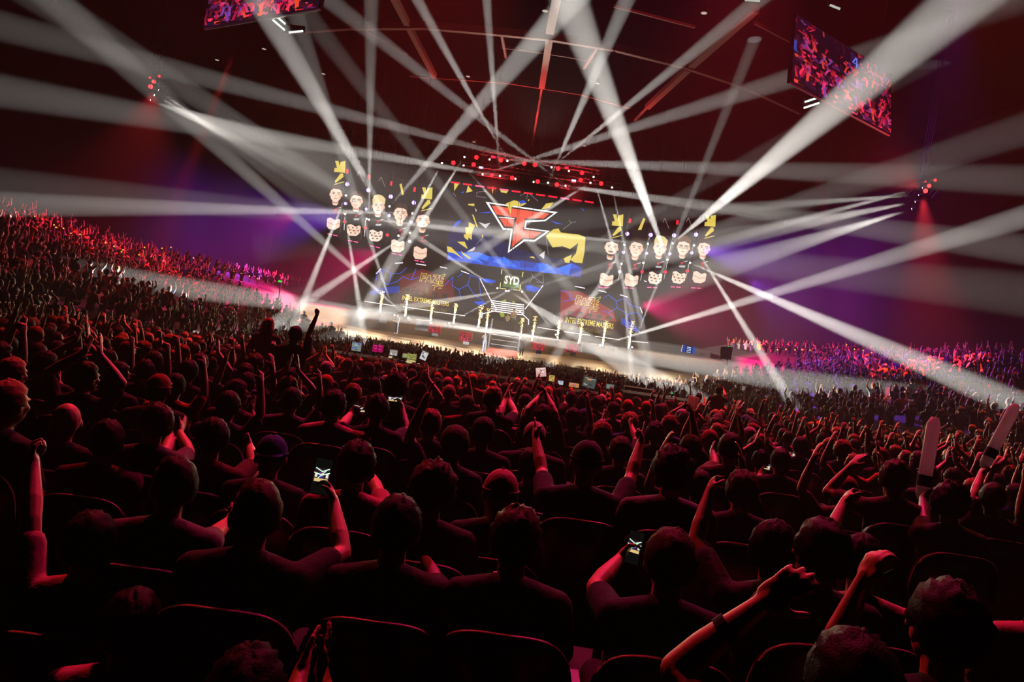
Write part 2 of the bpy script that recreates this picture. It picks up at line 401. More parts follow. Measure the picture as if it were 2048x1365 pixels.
def struct(name, mb, m):
    o = mb.build(name, m); o['kind'] = 'structure'; return o
struct('wall_back', MB().box((0, 88, 12), (66, .4, 26)), WALL)
struct('wall_left', MB().box((-32.4, 42, 13), (.4, 92, 24)), WALL)
struct('wall_right', MB().box((32.4, 42, 13), (.4, 92, 24)), WALL)
struct('wall_rear', MB().box((0, -4, 13), (66, .4, 24)), WALL)
ROOFZ = 28.3
struct('ceiling', MB().box((0, 42, ROOFZ + .6), (66, 94, .3)), mat('black_roof_lining', (.0005, .0005, .0006), 1, 0, (4, .2), 0, 0))
# pale steel beams of the roof
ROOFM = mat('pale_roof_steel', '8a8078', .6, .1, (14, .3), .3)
def roof_beam(pts, w, h, label):
    q = [Pz(a, b, ROOFZ) for a, b in pts]; m = MB()
    for a, b in zip(q[:-1], q[1:]):
        t = (b - a); M = Matrix.Rotation(math.atan2(t.y, t.x), 3, 'Z')
        m.box((a + b) / 2, (t.length + w * .3, w, h), M)
    return tag(m.build('roof_beam', ROOFM), label, 'roof beam', 'steel beams of the dark roof')
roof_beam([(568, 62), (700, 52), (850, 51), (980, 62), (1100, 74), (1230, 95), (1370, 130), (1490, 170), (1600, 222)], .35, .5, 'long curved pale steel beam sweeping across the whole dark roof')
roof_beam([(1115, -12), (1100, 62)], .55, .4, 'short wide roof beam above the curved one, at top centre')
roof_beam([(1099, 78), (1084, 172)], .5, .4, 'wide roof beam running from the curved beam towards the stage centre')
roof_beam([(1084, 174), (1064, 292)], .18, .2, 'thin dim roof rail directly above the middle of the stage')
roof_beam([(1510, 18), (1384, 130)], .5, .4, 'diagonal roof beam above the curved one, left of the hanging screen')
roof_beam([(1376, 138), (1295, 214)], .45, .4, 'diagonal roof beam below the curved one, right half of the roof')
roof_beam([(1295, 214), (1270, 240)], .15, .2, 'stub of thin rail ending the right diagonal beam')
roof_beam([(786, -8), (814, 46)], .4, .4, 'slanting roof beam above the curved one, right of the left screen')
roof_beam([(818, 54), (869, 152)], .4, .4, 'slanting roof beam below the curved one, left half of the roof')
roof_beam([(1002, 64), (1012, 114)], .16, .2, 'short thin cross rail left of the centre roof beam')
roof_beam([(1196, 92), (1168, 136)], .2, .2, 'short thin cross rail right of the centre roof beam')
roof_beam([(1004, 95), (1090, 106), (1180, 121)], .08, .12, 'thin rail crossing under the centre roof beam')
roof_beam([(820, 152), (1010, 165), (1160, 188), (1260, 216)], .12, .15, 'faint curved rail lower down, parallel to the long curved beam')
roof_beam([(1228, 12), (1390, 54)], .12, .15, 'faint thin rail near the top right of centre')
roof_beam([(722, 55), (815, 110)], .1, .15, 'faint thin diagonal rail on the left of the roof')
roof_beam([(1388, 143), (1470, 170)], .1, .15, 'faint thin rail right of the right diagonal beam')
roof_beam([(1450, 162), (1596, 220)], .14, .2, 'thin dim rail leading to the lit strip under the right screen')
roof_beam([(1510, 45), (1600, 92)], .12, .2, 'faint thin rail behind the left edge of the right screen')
for i, (a, b) in enumerate(((872, 46), (840, 80))): pass
lamp_m = em('fff0d8', .5)
for (a, b, lb) in ((1090, 22, 'tiny pale roof downlight left of the centre beam at the very top'), (936, 153, 'tiny pale roof downlight below the left part of the curved beam'),
              (1195, 167, 'tiny pale roof downlight right of the centre beam'), (1408, 26, 'tiny pale roof downlight near the right top beam'),
              (434, 120, 'tiny pale roof downlight left of the stage beams, by the left wall'), (528, 98, 'tiny pale roof downlight under the left hanging screen'),
              (647, 148, 'tiny pale roof downlight left of the faint curved rail'), (948, 284, 'tiny pale downlight above the left part of the truss'),
              (1170, 292, 'tiny pale downlight above the right part of the truss'), (1425, 230, 'tiny pale downlight right of the diagonal beam end'),
              (1717, 313, 'tiny pale downlight below the right hanging screen')):
    p = Pz(a, b, ROOFZ - .1) if b < 200 else P(a, b, 70)
    e_ = empty('roof_downlight', p); tag(e_, lb, 'ceiling light', 'small downlights in the dark roof')
    MB().tube([(0, 0, 0), (0, 0, .3)], .22, 10).build('housing', BLACK, e_)
    MB().tube([(0, 0, -.02), (0, 0, 0)], .17, 10).build('lamp', lamp_m, e_)

# ------------------------------------------------------------------ flat pictures on the screens, drawn in photograph pixels on a plane
class Art:
    """coloured flat shapes mounted in front of a screen at world depth y, layer by layer"""
    def __init__(s, f, step=.0015): s.f = f; s.step = step; s.mb = MB(); s.mats = []; s.n = 0
    def mi(s, col, k):
        m = em(col, k)
        if m not in s.mats: s.mats.append(m)
        return s.mats.index(m)
    def poly(s, pts, col, k=1.0, layer=None):
        s.n += 1; d = s.step * (s.n if layer is None else layer)
        q = [s.f(a, b, d) for a, b in pts]
        s.mb.add(q, [tuple(range(len(q)))], s.mi(col, k))
    def line(s, pts, w, col, k=1.0, closed=False):
        pts = [Vector(p) for p in pts]
        if closed: pts = pts + [pts[0]]
        s.n += 1
        for a, b in zip(pts[:-1], pts[1:]):
            t = (b - a).normalized(); nrm = Vector((-t.y, t.x)) * w / 2; e = t * w * .35
            s.poly([a - e + nrm, b + e + nrm, b + e - nrm, a - e - nrm], col, k, s.n)
    def ell(s, c, rx, ry, col, k=1.0, rot=0.0, n=14):
        s.poly([(c[0] + rx * math.cos(t) * math.cos(rot) - ry * math.sin(t) * math.sin(rot), c[1] + rx * math.cos(t) * math.sin(rot) + ry * math.sin(t) * math.cos(rot)) for t in [2 * PI * j / n for j in range(n)]], col, k)
    def text(s, txt, x, y, width, height, col, k=1.0, ang=8.0, flip=False, outline=0, bold=0.0):
        cu = bpy.data.curves.new('t', 'FONT'); cu.body = txt; cu.resolution_u = 2; cu.offset = bold
        if outline: cu.fill_mode = 'NONE'; cu.bevel_depth = outline; cu.bevel_resolution = 0
        o = bpy.data.objects.new('t', cu); C.objects.link(o); dg = bpy.context.evaluated_depsgraph_get(); me = bpy.data.meshes.new_from_object(o.evaluated_get(dg))
        bpy.data.objects.remove(o)
        if not me.vertices: return
        xs = [v.co.x for v in me.vertices]; ys = [v.co.y for v in me.vertices]; x0, x1, y0, y1 = min(xs), max(xs), min(ys), max(ys)
        a = math.radians(ang); s.n += 1; d = s.step * s.n; vs = []
        for v in me.vertices:
            u = (v.co.x - x0) / (x1 - x0) * width; w = (v.co.y - y0) / (y1 - y0) * height
            if flip: w = height - w
            vs.append(s.f(x + u * math.cos(a) + w * math.sin(a), y + u * math.sin(a) - w * math.cos(a), d))
        s.mb.add(vs, [tuple(p.vertices) for p in me.polygons], s.mi(col, k)); bpy.data.meshes.remove(me)
    def build(s, name, parent): 
        o = s.mb.build(name, s.mats); o.parent = parent
        if parent: o.matrix_parent_inverse = parent.matrix_world.inverted()
        return o
def plane(y): return lambda a, b, d: P(a, b, y - d)
def zz(ox, oy, k): return lambda pts: [(ox + a / k, oy + b / k) for a, b in pts]
Z1 = zz(600, 280, 3.1024); Z2 = zz(860, 280, 3.1024); Z3 = zz(1120, 300, 3.1024)
def body_panel(corners, y, t=.25):
    q = [P(a, b, y) for a, b in corners]
    return MB().slab(q, (0, t, 0))
YEL = 'e8cf5a'; BLU = '0f4fd8'; DBL = '0a2a8a'; NAV = '0a0e20'
# ---- main screen
YS = 72.0
sc_ = empty('led_screen', P(1035, 470, YS)); tag(sc_, 'big main LED screen with a red winged letter emblem above the stage centre', 'screen')
bpy.context.view_layer.update()
def under(mb, name, m, par, smooth=False):
    o = mb.build(name, m, None, smooth); o.parent = par; o.matrix_parent_inverse = Matrix.Translation(par.location).inverted() if par.rotation_euler.z == 0 else (Matrix.Translation(par.location) @ Matrix.Rotation(par.rotation_euler.z, 4, 'Z')).inverted(); return o
def abuild(art, name, par):
    o = art.mb.build(name, art.mats); o.parent = par; o.matrix_parent_inverse = (Matrix.Translation(par.location) @ Matrix.Rotation(par.rotation_euler.z, 4, 'Z')).inverted(); return o
main = [(903, 363), (1186, 403), (1160, 556), (893, 520)]
for a_ in (930, 1160): c_ = P(a_, 390 + (a_ - 930) * .14, YS + .1); under(MB().tube([c_, Vector((c_.x, c_.y, ROOFZ + .5))], .03, 5), 'hanging_cable', BLACK, sc_)
under(body_panel([(900, 360), (1190, 400), (1163, 560), (890, 523)], YS + .02), 'cabinet', BLACK, sc_)
A = Art(plane(YS))
A.poly(main, '140f10', 1)
A.poly([(893.5, 515), (897, 465), (930, 440), (1040, 500), (1168, 530), (1160, 556), (893, 520)], '081a55', .8)
A.poly(Z2([(105, 745), (112, 690), (165, 690), (300, 720), (430, 725), (500, 745), (665, 765), (700, 760), (790, 800), (880, 765), (940, 795), (932, 850), (500, 800)]), BLU, 1)
for q in ([(180, 700), (300, 695), (370, 725), (340, 770), (230, 740)], [(385, 755), (460, 725), (545, 790), (470, 785)], [(670, 770), (730, 770), (790, 830), (680, 820)], [(780, 800), (880, 765), (860, 840)]): A.poly(Z2(q), '2f78ff', 1)
for q in ([(300, 735), (370, 760), (350, 785)], [(560, 745), (660, 765), (640, 795), (560, 790)], [(870, 800), (935, 795), (930, 845), (860, 840)]): A.poly(Z2(q), '0838a8', 1)
for q in ([(150, 265), (182, 270), (150, 318)], [(235, 282), (265, 318), (225, 328)], [(385, 290), (395, 292), (388, 338)], [(433, 300), (488, 312), (475, 332), (440, 325)],
          [(235, 398), (275, 395), (275, 412), (238, 405)], [(260, 460), (272, 470), (298, 545), (288, 540)], [(240, 510), (280, 530), (262, 570), (258, 622), (240, 605), (235, 625), (212, 605), (210, 585), (222, 588), (218, 545), (240, 540)],
          [(168, 632), (215, 632), (235, 678), (200, 655)], [(105, 660), (130, 665), (205, 738), (150, 705), (108, 695)], [(190, 688), (255, 735), (245, 740), (205, 712)],
          [(320, 590), (332, 592), (325, 612)], [(470, 395), (520, 375), (600, 395), (560, 415), (500, 465), (480, 420)], [(605, 372), (618, 368), (612, 382)],
          [(690, 432), (720, 395), (768, 388), (740, 420)], [(800, 550), (785, 600), (718, 598), (740, 575), (765, 555)], [(720, 600), (800, 555), (812, 575), (925, 588), (965, 605), (958, 700), (945, 765), (900, 762), (870, 745), (905, 705), (920, 640), (870, 678), (820, 660), (760, 668)],
          [(830, 735), (880, 712), (865, 765), (838, 762)], [(615, 728), (640, 722), (655, 738)]): A.poly(Z2(q), YEL, 1)
for q in ([(300, 510), (340, 522), (375, 515), (345, 550)], [(278, 420), (290, 438), (285, 448)], [(228, 695), (280, 662), (278, 680), (262, 692)], [(678, 716), (712, 690), (708, 740)]): A.poly(Z2(q), 'd8d4d8', 1)
for q in ([(190, 325), (215, 318), (205, 332)], [(545, 380), (580, 375), (600, 388), (565, 398)], [(135, 552), (160, 510), (198, 492), (185, 520)], [(932, 420), (955, 432), (955, 442)], [(300, 452), (380, 445), (370, 455)], [(745, 500), (830, 525), (780, 520)], [(452, 558), (460, 555), (460, 566)]): A.poly(Z2(q), BLU, 1)
for q in ([(345, 318), (290, 325), (290, 352), (350, 358)], [(600, 328), (560, 345)], [(605, 330), (600, 365)], [(612, 330), (670, 380)], [(825, 555), (878, 515), (905, 508)], [(878, 515), (862, 498)], [(720, 610), (735, 715)], [(145, 330), (160, 350)], [(330, 605), (285, 650)]): A.line(Z2(q), .8, 'a8a4a8', .8)
# the winged emblem: white border, black gap, red letter shapes
A.poly(Z2([(345, 384), (792, 448), (715, 505), (600, 512), (594, 545), (745, 565), (650, 632), (588, 628), (482, 703), (502, 560), (452, 558)]), 'ffffff', 1.05)
A.poly(Z2([(366, 395), (770, 455), (712, 496), (592, 500), (584, 553), (722, 570), (646, 622), (582, 618), (494, 686), (512, 552), (458, 547)]), '1a0808', 1)
FR = 'ff5a40'
for q in ([(384, 407), (740, 458), (706, 488), (590, 486), (588, 502), (578, 558), (692, 574), (640, 612), (578, 606), (506, 668), (524, 540), (536, 486), (410, 462)], ): A.poly(Z2(q), FR, 1)
A.poly(Z2([(432, 486), (522, 492), (514, 540), (464, 536)]), FR, 1)
A.line(Z2([(414, 466), (530, 484)]), 1.6, '1a0808', 1)
A.line(Z2([(428, 480), (524, 488)]), 1.6, 'ffffff', 1)
A.poly(Z2([(490, 400), (540, 375), (530, 400), (505, 420), (500, 465), (480, 410)]), YEL, 1)
abuild(A, 'picture', sc_)
# strip of red and magenta lamps along the screen's top edge
for i in range(12):
    t0, t1 = i / 12, (i + .72) / 12
    a = (902 + 292 * t0, 364.5 + 42 * t0); b = (902 + 292 * t1, 364.5 + 42 * t1)
    e_ = empty('led_batten', P((a[0] + b[0]) / 2, (a[1] + b[1]) / 2, YS - .3))
    tag(e_, '%s lit batten from the left along the main screen top edge' % ('first second third fourth fifth sixth seventh eighth ninth tenth eleventh twelfth'.split()[i]), 'stage light', 'red battens along the top of the main screen')
    q0, q1 = P(*a, YS - .3), P(*b, YS - .3)
    under(MB().tube([q0 + Vector((0, .12, .03)), q1 + Vector((0, .12, .03))], .1, 6), 'housing', BLACK, e_)
    under(MB().tube([q0, q1], .075, 6), 'lamp_strip', em('ff5078' if i in (2, 4, 9) else 'ff1830', 2.2), e_)
# ---- ten tall banners with player portraits
def portrait(A, cx, cy, s, hair, hairc, beard=False, glasses=False, tattoo=False, fair=0, arms=True, rot=8):
    """head and shoulders of a player with folded arms; s is the head's half width in pixels"""
    r = math.radians(rot)
    def T(pts): return [(cx + (min(max(a, -13.2 / s), 13.2 / s) * math.cos(r) - b * math.sin(r)) * s, cy + (min(max(a, -13.2 / s), 13.2 / s) * math.sin(r) + b * math.cos(r)) * s) for a, b in pts]
    def E(a, b, rx, ry, c): A.ell(T([(a, b)])[0], rx * s, ry * s, c, 1, r)
    sk = ('ffe0c8', 'ffd8c0', 'ffe8d4')[fair % 3]; sh_ = 'd89a80'
    A.poly(T([(-.5, 1), (.5, 1), (.55, 1.9), (-.55, 1.9)]), sh_, 1)
    A.poly(T([(-.6, 1.7), (.6, 1.7), (1.55, 2.2), (1.75, 3.4), (1.7, 6.4), (-1.7, 6.4), (-1.75, 3.4), (-1.55, 2.2)]), '0c0a10', 1)
    A.poly(T([(-.5, 1.65), (.5, 1.65), (.3, 1.95), (-.3, 1.95)]), sk, 1)
    A.poly(T([(-.95, -.6), (-.98, .2), (-.8, .85), (-.4, 1.3), (0, 1.42), (.4, 1.3), (.8, .85), (.98, .2), (.95, -.6), (.6, -1.1), (-.6, -1.1)]), sk, 1)
    E(-1.0, .15, .12, .28, 'f0b898'); E(1.0, .15, .12, .28, 'f0b898')
    A.poly(T([(.45, -.2), (.95, -.6), (.96, .3), (.75, .9), (.4, 1.3), (.55, .6)]), 'f2bfa4', 1)
    if hair == 'short': A.poly(T([(-1.02, -.1), (-1.05, -.9), (-.7, -1.5), (0, -1.68), (.7, -1.5), (1.05, -.9), (1.02, -.1), (.88, -.55), (.5, -.8), (-.5, -.85), (-.88, -.55)]), hairc, 1)
    elif hair == 'tall': A.poly(T([(-1.0, -.2), (-1.08, -1.1), (-.5, -1.8), (.4, -1.85), (1.1, -1.2), (1.02, -.2), (.88, -.65), (0, -.9), (-.85, -.65)]), hairc, 1)
    else: A.poly(T([(-1.0, -.2), (-1.15, -1.0), (-.9, -1.7), (-.2, -1.95), (.5, -1.8), (1.1, -1.3), (1.05, -.3), (.8, -.4), (.4, -.75), (-.1, -.4), (-.6, -.7), (-.85, -.4)]), hairc, 1)
    for q in (-1, 1):
        E(q * .42, -.02, .17, .07, '402018'); A.line(T([(q * .2, -.25), (q * .65, -.28)]), .1 * s, hairc if hairc != 'f0d8a0' else '806040', 1)
        if glasses: A.line(T([(q * .12, -.15), (q * .75, -.15), (q * .72, .25), (q * .18, .25)]), .07 * s, '302020', 1, True)
    A.poly(T([(0, 0), (.16, .45), (-.12, .45)]), 'e0a88c', 1); A.line(T([(-.22, .8), (.22, .8)]), .12 * s, 'c07868', 1)
    if beard:
        A.poly(T([(-.9, .3), (-.78, .9), (-.4, 1.32), (0, 1.45), (.4, 1.32), (.78, .9), (.9, .3), (.7, .8), (.35, 1.05), (-.35, 1.05), (-.7, .8)]), '4a2c20', 1); A.line(T([(-.35, .66), (.35, .66)]), .14 * s, '4a2c20', 1)
    # marks on the shirt
    A.poly(T([(-.1, 2.6), (.5, 2.35), (.35, 2.7), (.1, 3.0)]), 'd02838', 1); A.line(T([(.55, 2.4), (1.0, 2.2)]), .1 * s, 'f0e0e0', 1)
    A.poly(T([(-.2, 3.1), (.8, 3.0), (.7, 3.35), (-.2, 3.4)]), '8a1020' if not tattoo else 'c8c8c8', 1)
    if arms:
        A.poly(T([(-1.15, 4.3), (-.6, 4.1), (.3, 4.5), (.8, 4.2), (1.15, 4.4), (1.1, 5.6), (.4, 6.1), (-.7, 6.1), (-1.15, 5.6)]), sk, 1)
        A.line(T([(-1.0, 4.9), (0, 5.3), (1.0, 5.0)]), .12 * s, 'd09a80', 1)
        if tattoo:
            for k in range(9): E(-.95 + .24 * k, 4.7 + .9 * ((k * 7) % 3) / 2, .13, .12, '705048')
names_ = ['first', 'second', 'third', 'fourth', 'fifth']
YB = 72.6
# left side: (x, y of face, half width, yellow glyph?) outermost first
PL = [(672, 388, 9.6, 'short', '3a2018', 0, 0, 0), (713, 401, 9.6, 'short', '4a2c1c', 0, 1, 1), (757, 412, 9.6, 'fringe', 'f0d8a0', 0, 0, 1), (801, 427, 10.5, 'short', '40281c', 0, 0, 0), (846, 441, 10.5, 'tall', '2a1814', 1, 0, 0)]
PR = [(1223, 495, 10.5, 'tall', '2a1814', 1, 0, 0), (1273, 496, 10.5, 'short', '40281c', 0, 0, 0), (1320, 495, 10, 'fringe', 'f0d8a0', 0, 0, 1), (1367, 494, 10, 'tall', '6a4428', 0, 1, 1), (1408, 496, 9.6, 'tall', '402418', 0, 0, 0)]
def banner(i, d, side, lean, gl):
    x, y, s, hr, hc_, bd, gs, tt = d
    up = lambda t, w: (x + w + math.tan(lean) * t, y - t)      # t upward, w sideways
    slope = .33 if side == 'left' else .02
    w = 14
    y_top = (74, 72, 70, 72, 76)[i] if side == 'left' else (76, 72, 70, 72, 74)[i]
    cs = [up(y_top, -w), up(y_top - w * .3, w), up(-77, w), up(-77 + 5, -w)]
    e_ = empty('led_banner', P(x, y, YB))
    desc = [('short brown hair', 'glasses and a tattooed arm', 'blond fringe', 'cropped hair and bare folded arms', 'beard and dark swept hair'),
            ('beard and dark swept hair', 'cropped hair and bare folded arms', 'blond fringe', 'glasses and a tattooed arm', 'tall brown hair')][side == 'right'][i]
    tag(e_, 'narrow LED banner, %s of %s set, player with %s' % (names_[i], side, desc), 'screen', 'portrait banners %s of the main screen' % side)
    under(MB().slab([P(a, b, YB + .02) for a, b in cs], (0, .2, 0)), 'cabinet', BLACK, e_)
    c_ = P(*up(60, 0), YB + .1); under(MB().tube([c_, Vector((c_.x, c_.y, ROOFZ + .5))], .02, 5), 'hanging_cable', BLACK, e_)
    A = Art(plane(YB)); A.poly(cs, '0a070c', 1)
    portrait(A, x, y, s * 1.22, hr, hc_, bd, gs, tt, i, rot=5 if side == 'left' else 9)
    gx, gy = up(44, 4)
    if gl == 1:
        g = lambda pts: [(gx + a * 1.0, gy + b * 1.0) for a, b in pts]
        A.poly(g([(-9, -22), (-2, -22), (0, -12), (2, -20), (12, -22), (11, 2), (-11, 0), (-10, -8), (-5, -8)]), YEL, 1)
        A.poly(g([(2, 3), (7, 3), (8, 10), (-8, 22), (-10, 19)]), YEL, 1)
        A.line(g([(-10, 25), (9, 20)]), 1.6, YEL, 1)
    elif gl == 2: A.poly([(gx - 9, gy - 14), (gx - 5, gy - 16), (gx, gy + 6), (gx - 4, gy + 8)], YEL, 1)
    elif gl == 3: A.poly([(gx - 9, gy + 8), (gx + 2, gy - 16), (gx + 6, gy - 14), (gx - 2, gy + 8)], YEL, 1)
    else: A.line([(gx - 6, gy - 6), (gx - 2, gy - 14), (gx + 6, gy + 6)], .8, 'b8b0a0', .7)
    abuild(A, 'picture', e_)
    a, b = up(-80, -w * .8), up(-81, w * .6)
    if side == 'left': b = (b[0], b[1] + 3)
    q0, q1 = P(*a, YB - .1), P(*b, YB - .1)
    under(MB().tube([q0, q0.lerp(q1, .42)], .05, 6).tube([q0.lerp(q1, .58), q1], .05, 6), 'lamp_strip', em('ff4a8a', 2.0), e_)
for i, d in enumerate(PL): banner(i, d, 'left', math.radians(4), (1, 0, 0, 2, 1)[i])
for i, d in enumerate(PR): banner(i, d, 'right', math.radians(10), (1, 3, 0, 0, 1)[i])
# ---- fixtures between the banners and on the truss: round lamps and small strobes
def lamp_fix(px, py, y, col, k, r, label, group, rect=False, lean=0.14):
    p = P(px, py, y); e_ = empty('stage_lamp', p); tag(e_, label, 'stage light', group)
    if rect:
        w, h = r
        MB().box((0, .12, 0), (w + .1, .2, h + .1)).build('housing', BLACK, e_)
        MB().box((0, 0, 0), (w, .06, h)).build('lamp', em(col, k), e_)
    else:
        MB().tube([(0, .4, 0), (0, .05, 0)], [r * .8, r * 1.25], 12).build('housing', BLACK, e_)
        MB().tube([(0, .04, 0), (0, -.02, 0)], r, 12).build('lens', em(col, k), e_)
    zc_ = r[1] * .5 + .1 if rect else r * 1.25 + .05
    if y > 70: MB().box((0, .4, 0), (.07, .5, .07)).build('clamp', BLACK, e_)
    else: MB().tube([(0, .2, 0), (0, .2, ROOFZ + .5 - p.z)], .02, 5).build('hanging_rod', BLACK, e_)
ordn = 'first second third fourth fifth sixth seventh eighth ninth tenth eleventh twelfth thirteenth fourteenth fifteenth sixteenth'.split()
for side, Z, rows in (('left', Z1, dict(top=[(293, 195), (427, 230), (567, 270), (711, 308)], upper=[(293, 275), (424, 312), (563, 352), (706, 390)], middle=[(283, 395), (412, 430), (553, 470), (690, 510)], lowest=[(276, 508), (404, 546), (542, 590), (680, 630)])),
                      ('right', Z3, dict(top=[(434, 440), (728, 450)], upper=[(417, 521), (563, 528), (708, 531), (844, 526)], middle=[(394, 636), (537, 642), (681, 645), (818, 639)], lowest=[(371, 756), (510, 757), (654, 758), (791, 752)]))):
    for rn, pts in rows.items():
        for i, pt in enumerate(Z(pts)):
            g = 'lamps between the %s banners' % side
            if rn == 'top': lamp_fix(*pt, 71.6, 'ff1428', 2.5, (.2, .42), 'small red strobe above the %s gap of the %s banners' % (ordn[i] if side == 'left' else ('first', 'third')[i], side), g, True)
            else:
                c = 'b090ff' if rn != 'lowest' else 'ff2038'
                if (side, rn, i) in (('left', 'lowest', 3), ('right', 'lowest', 0)): c = 'e0d8ff'
                lamp_fix(*pt, 71.6, c, 3.5 if rn != 'lowest' else 2.2, .16 + .05 * (rn == 'upper'), '%s round lamp, %s row, %s gap of the %s banners' % ('violet' if c == 'b090ff' else ('red' if c == 'ff2038' else 'white'), rn, ordn[i], side), g)
# vertical pipes that carry those lamps
for side, Z, a, b in (('left', Z1, [(300, 150), (434, 185), (574, 225), (718, 265)], [(272, 560), (398, 600), (536, 640), (672, 690)]), ('right', Z3, [(445, 360), (590, 370), (735, 375), (880, 370)], [(362, 810), (500, 810), (645, 805), (780, 800)])):
    for i, (p, q) in enumerate(zip(Z(a), Z(b))):
        tag(MB().tube([P(*p, 72.1) * 0 + Vector((P(*p, 72.1).x, 72.1, ROOFZ + .5)), P(*p, 72.1), P(*q, 72.1)], .05, 6).build('lamp_pipe', BLACK), 'black upright pipe in the %s gap from the left between the %s banners' % (ordn[i], side), 'pipe', 'upright pipes between the %s banners' % side)
RL = [(145, 142), (288, 108), (271, 153), (440, 125), (383, 220), (510, 236), (585, 146), (651, 155), (795, 178), (668, 258), (787, 277), (943, 204), (935, 250), (1062, 271)]
order = sorted(range(len(RL)), key=lambda i: RL[i][0])
for n, i in enumerate(order):
    p = Z2([RL[i]])[0]
    lamp_fix(p[0], p[1], 66.3, 'ff1a20', 4, .2, 'round red lamp on the roof truss, %s from the left' % ordn[n], 'red lamps on the roof truss')
for (pt, c, k, lb) in (((392, 106), 'ff2038', 2.5, 'left red strobe bar on the roof truss'), ((850, 174), 'ff2038', 2.5, 'right red strobe bar on the roof truss'), ((317, 172), 'e0d0ff', 1.6, 'left pale violet strobe bar on the roof truss'), ((892, 253), 'e0d0ff', 1.6, 'right pale violet strobe bar on the roof truss')):
    p = Z2([pt])[0]; lamp_fix(p[0], p[1], 66.3, c, k, (.42, .2), lb, 'strobe bars on the roof truss', True)
# trusses: arc over the stage
TRM = mat('black_truss', '101012', .5, .6, (20, .1))
def truss(a, b, label, w=.35, y=66.8, cat='truss'):
    p, q = P(*a, y), P(*b, y); m = MB(); t = (q - p); L = t.length; t.normalize(); u = Vector((0, 1, 0)); v = t.cross(u).normalized()
    cs = [u * w / 2 * i + v * w / 2 * j for i, j in ((-1, -1), (1, -1), (1, 1), (-1, 1))]
    for c in cs: m.tube([p + c, q + c], .03, 5)
    n = max(2, int(L / (w * 1.5)))
    for i in range(n):
        for k in range(4):
            m.tube([p + t * L * i / n + cs[k], p + t * L * (i + 1) / n + cs[(k + 1) % 4]], .015, 4)
    for t_ in (.15, .85):
        c_ = p.lerp(q, t_); m.tube([c_, Vector((c_.x, c_.y, ROOFZ + .5))], .02, 5)
    return tag(m.build('lighting_truss', TRM), label, cat, 'black lighting trusses above the stage')
truss((880, 322), (1030, 340), 'black truss with red lamps above the left half of the main screen')
truss((1030, 340), (1240, 372), 'black truss with red lamps above the right half of the main screen')
truss((960, 305), (1200, 345), 'uppermost black truss behind the converging beams', y=68)
truss((950, 345), (1040, 358), 'short lower truss left of centre above the main screen', y=66.6)
truss((1060, 360), (1140, 375), 'short lower truss right of centre above the main screen', y=66.6)
# moving heads that throw the beams
def moving_head(p, d, lbl, big=1.0):
    e_ = empty('moving_head_light', p - d * .12); tag(e_, lbl, 'stage light', 'moving head lights throwing white beams')
    bq = d.to_track_quat('Z', 'Y').to_matrix()
    s = .8 * big
    MB().box((0, 0, .42 * s if p.z > 9 else -.42 * s), (.42 * s, .4 * s, .16 * s)).build('base', BLACK, e_)
    yk = MB(); zz_ = .36 * s if p.z > 9 else -.36 * s
    yk.add([(a * s, b * s, c * s + (zz_ if False else 0)) for b in (-.06, .06) for a, c in ((-.225, -.06), (-.175, -.06), (-.175, .3), (.175, .3), (.175, -.06), (.225, -.06), (.225, .36), (-.225, .36))], [(0, 1, 2, 7), (2, 3, 6, 7), (3, 4, 5, 6), (15, 10, 9, 8), (15, 14, 11, 10), (14, 13, 12, 11), (0, 8, 9, 1), (1, 9, 10, 2), (2, 10, 11, 3), (3, 11, 12, 4), (4, 12, 13, 5), (5, 13, 14, 6), (6, 14, 15, 7), (7, 15, 8, 0)])
    if p.z <= 9: yk.v = [(a, b, -c) for a, b, c in yk.v]
    yk.build('yoke', BLACK, e_)
    MB().tube([bq @ Vector((0, 0, -.22 * s)), bq @ Vector((0, 0, -.1 * s)), bq @ Vector((0, 0, .14 * s)), bq @ Vector((0, 0, .2 * s))], [.09 * s, .15 * s, .15 * s, .13 * s], 10).build('lamp_head', BLACK, e_)
    if p.z > 9: MB().tube([(0, 0, .45 * s), (0, 0, ROOFZ + .5 - e_.location.z)], .02, 5).build('hanging_rod', BLACK, e_)
    MB().tube([bq @ Vector((0, 0, .2 * s)), bq @ Vector((0, 0, .22 * s))], .12 * s, 10).build('lens', em('fff6e8', 12), e_)
where = []
for i, (sx, sy, sd, *_r) in enumerate(BEAMS):
    if sd == 66 and sy < 400: w_ = 'truss above the main screen'
    elif sd == 62: w_ = 'pipes among the %s banners' % ('left' if sx < 1000 else 'right')
    elif sd in (64, 63, 66, 70): w_ = 'stage deck' if sy > 600 else 'ledge under the middle sign'
    elif sd == 40: w_ = 'left side lamp cluster'
    else: w_ = 'right side lamp cluster'
    where.append(w_)
for i, ((sx, sy, sd, ex, ey, *_r), (p0, d, _l)) in enumerate(zip(BEAMS, BEAM_OBS)):
    same = [j for j in range(len(BEAMS)) if where[j] == where[i]]
    same.sort(key=lambda j: (BEAMS[j][0], BEAMS[j][1])); n = same.index(i)
    dr = ('up' if ey < sy - 40 else ('down' if ey > sy + 40 else 'level')) + (' to the right' if ex > sx + 30 else (' to the left' if ex < sx - 30 else ''))
    moving_head(p0, d, 'moving head, %s, %s from left, beam going %s' % (where[i], ordn[n], dr), (.5 if sx > 1800 or sx < 330 else 1.1) if sd < 50 else .85)
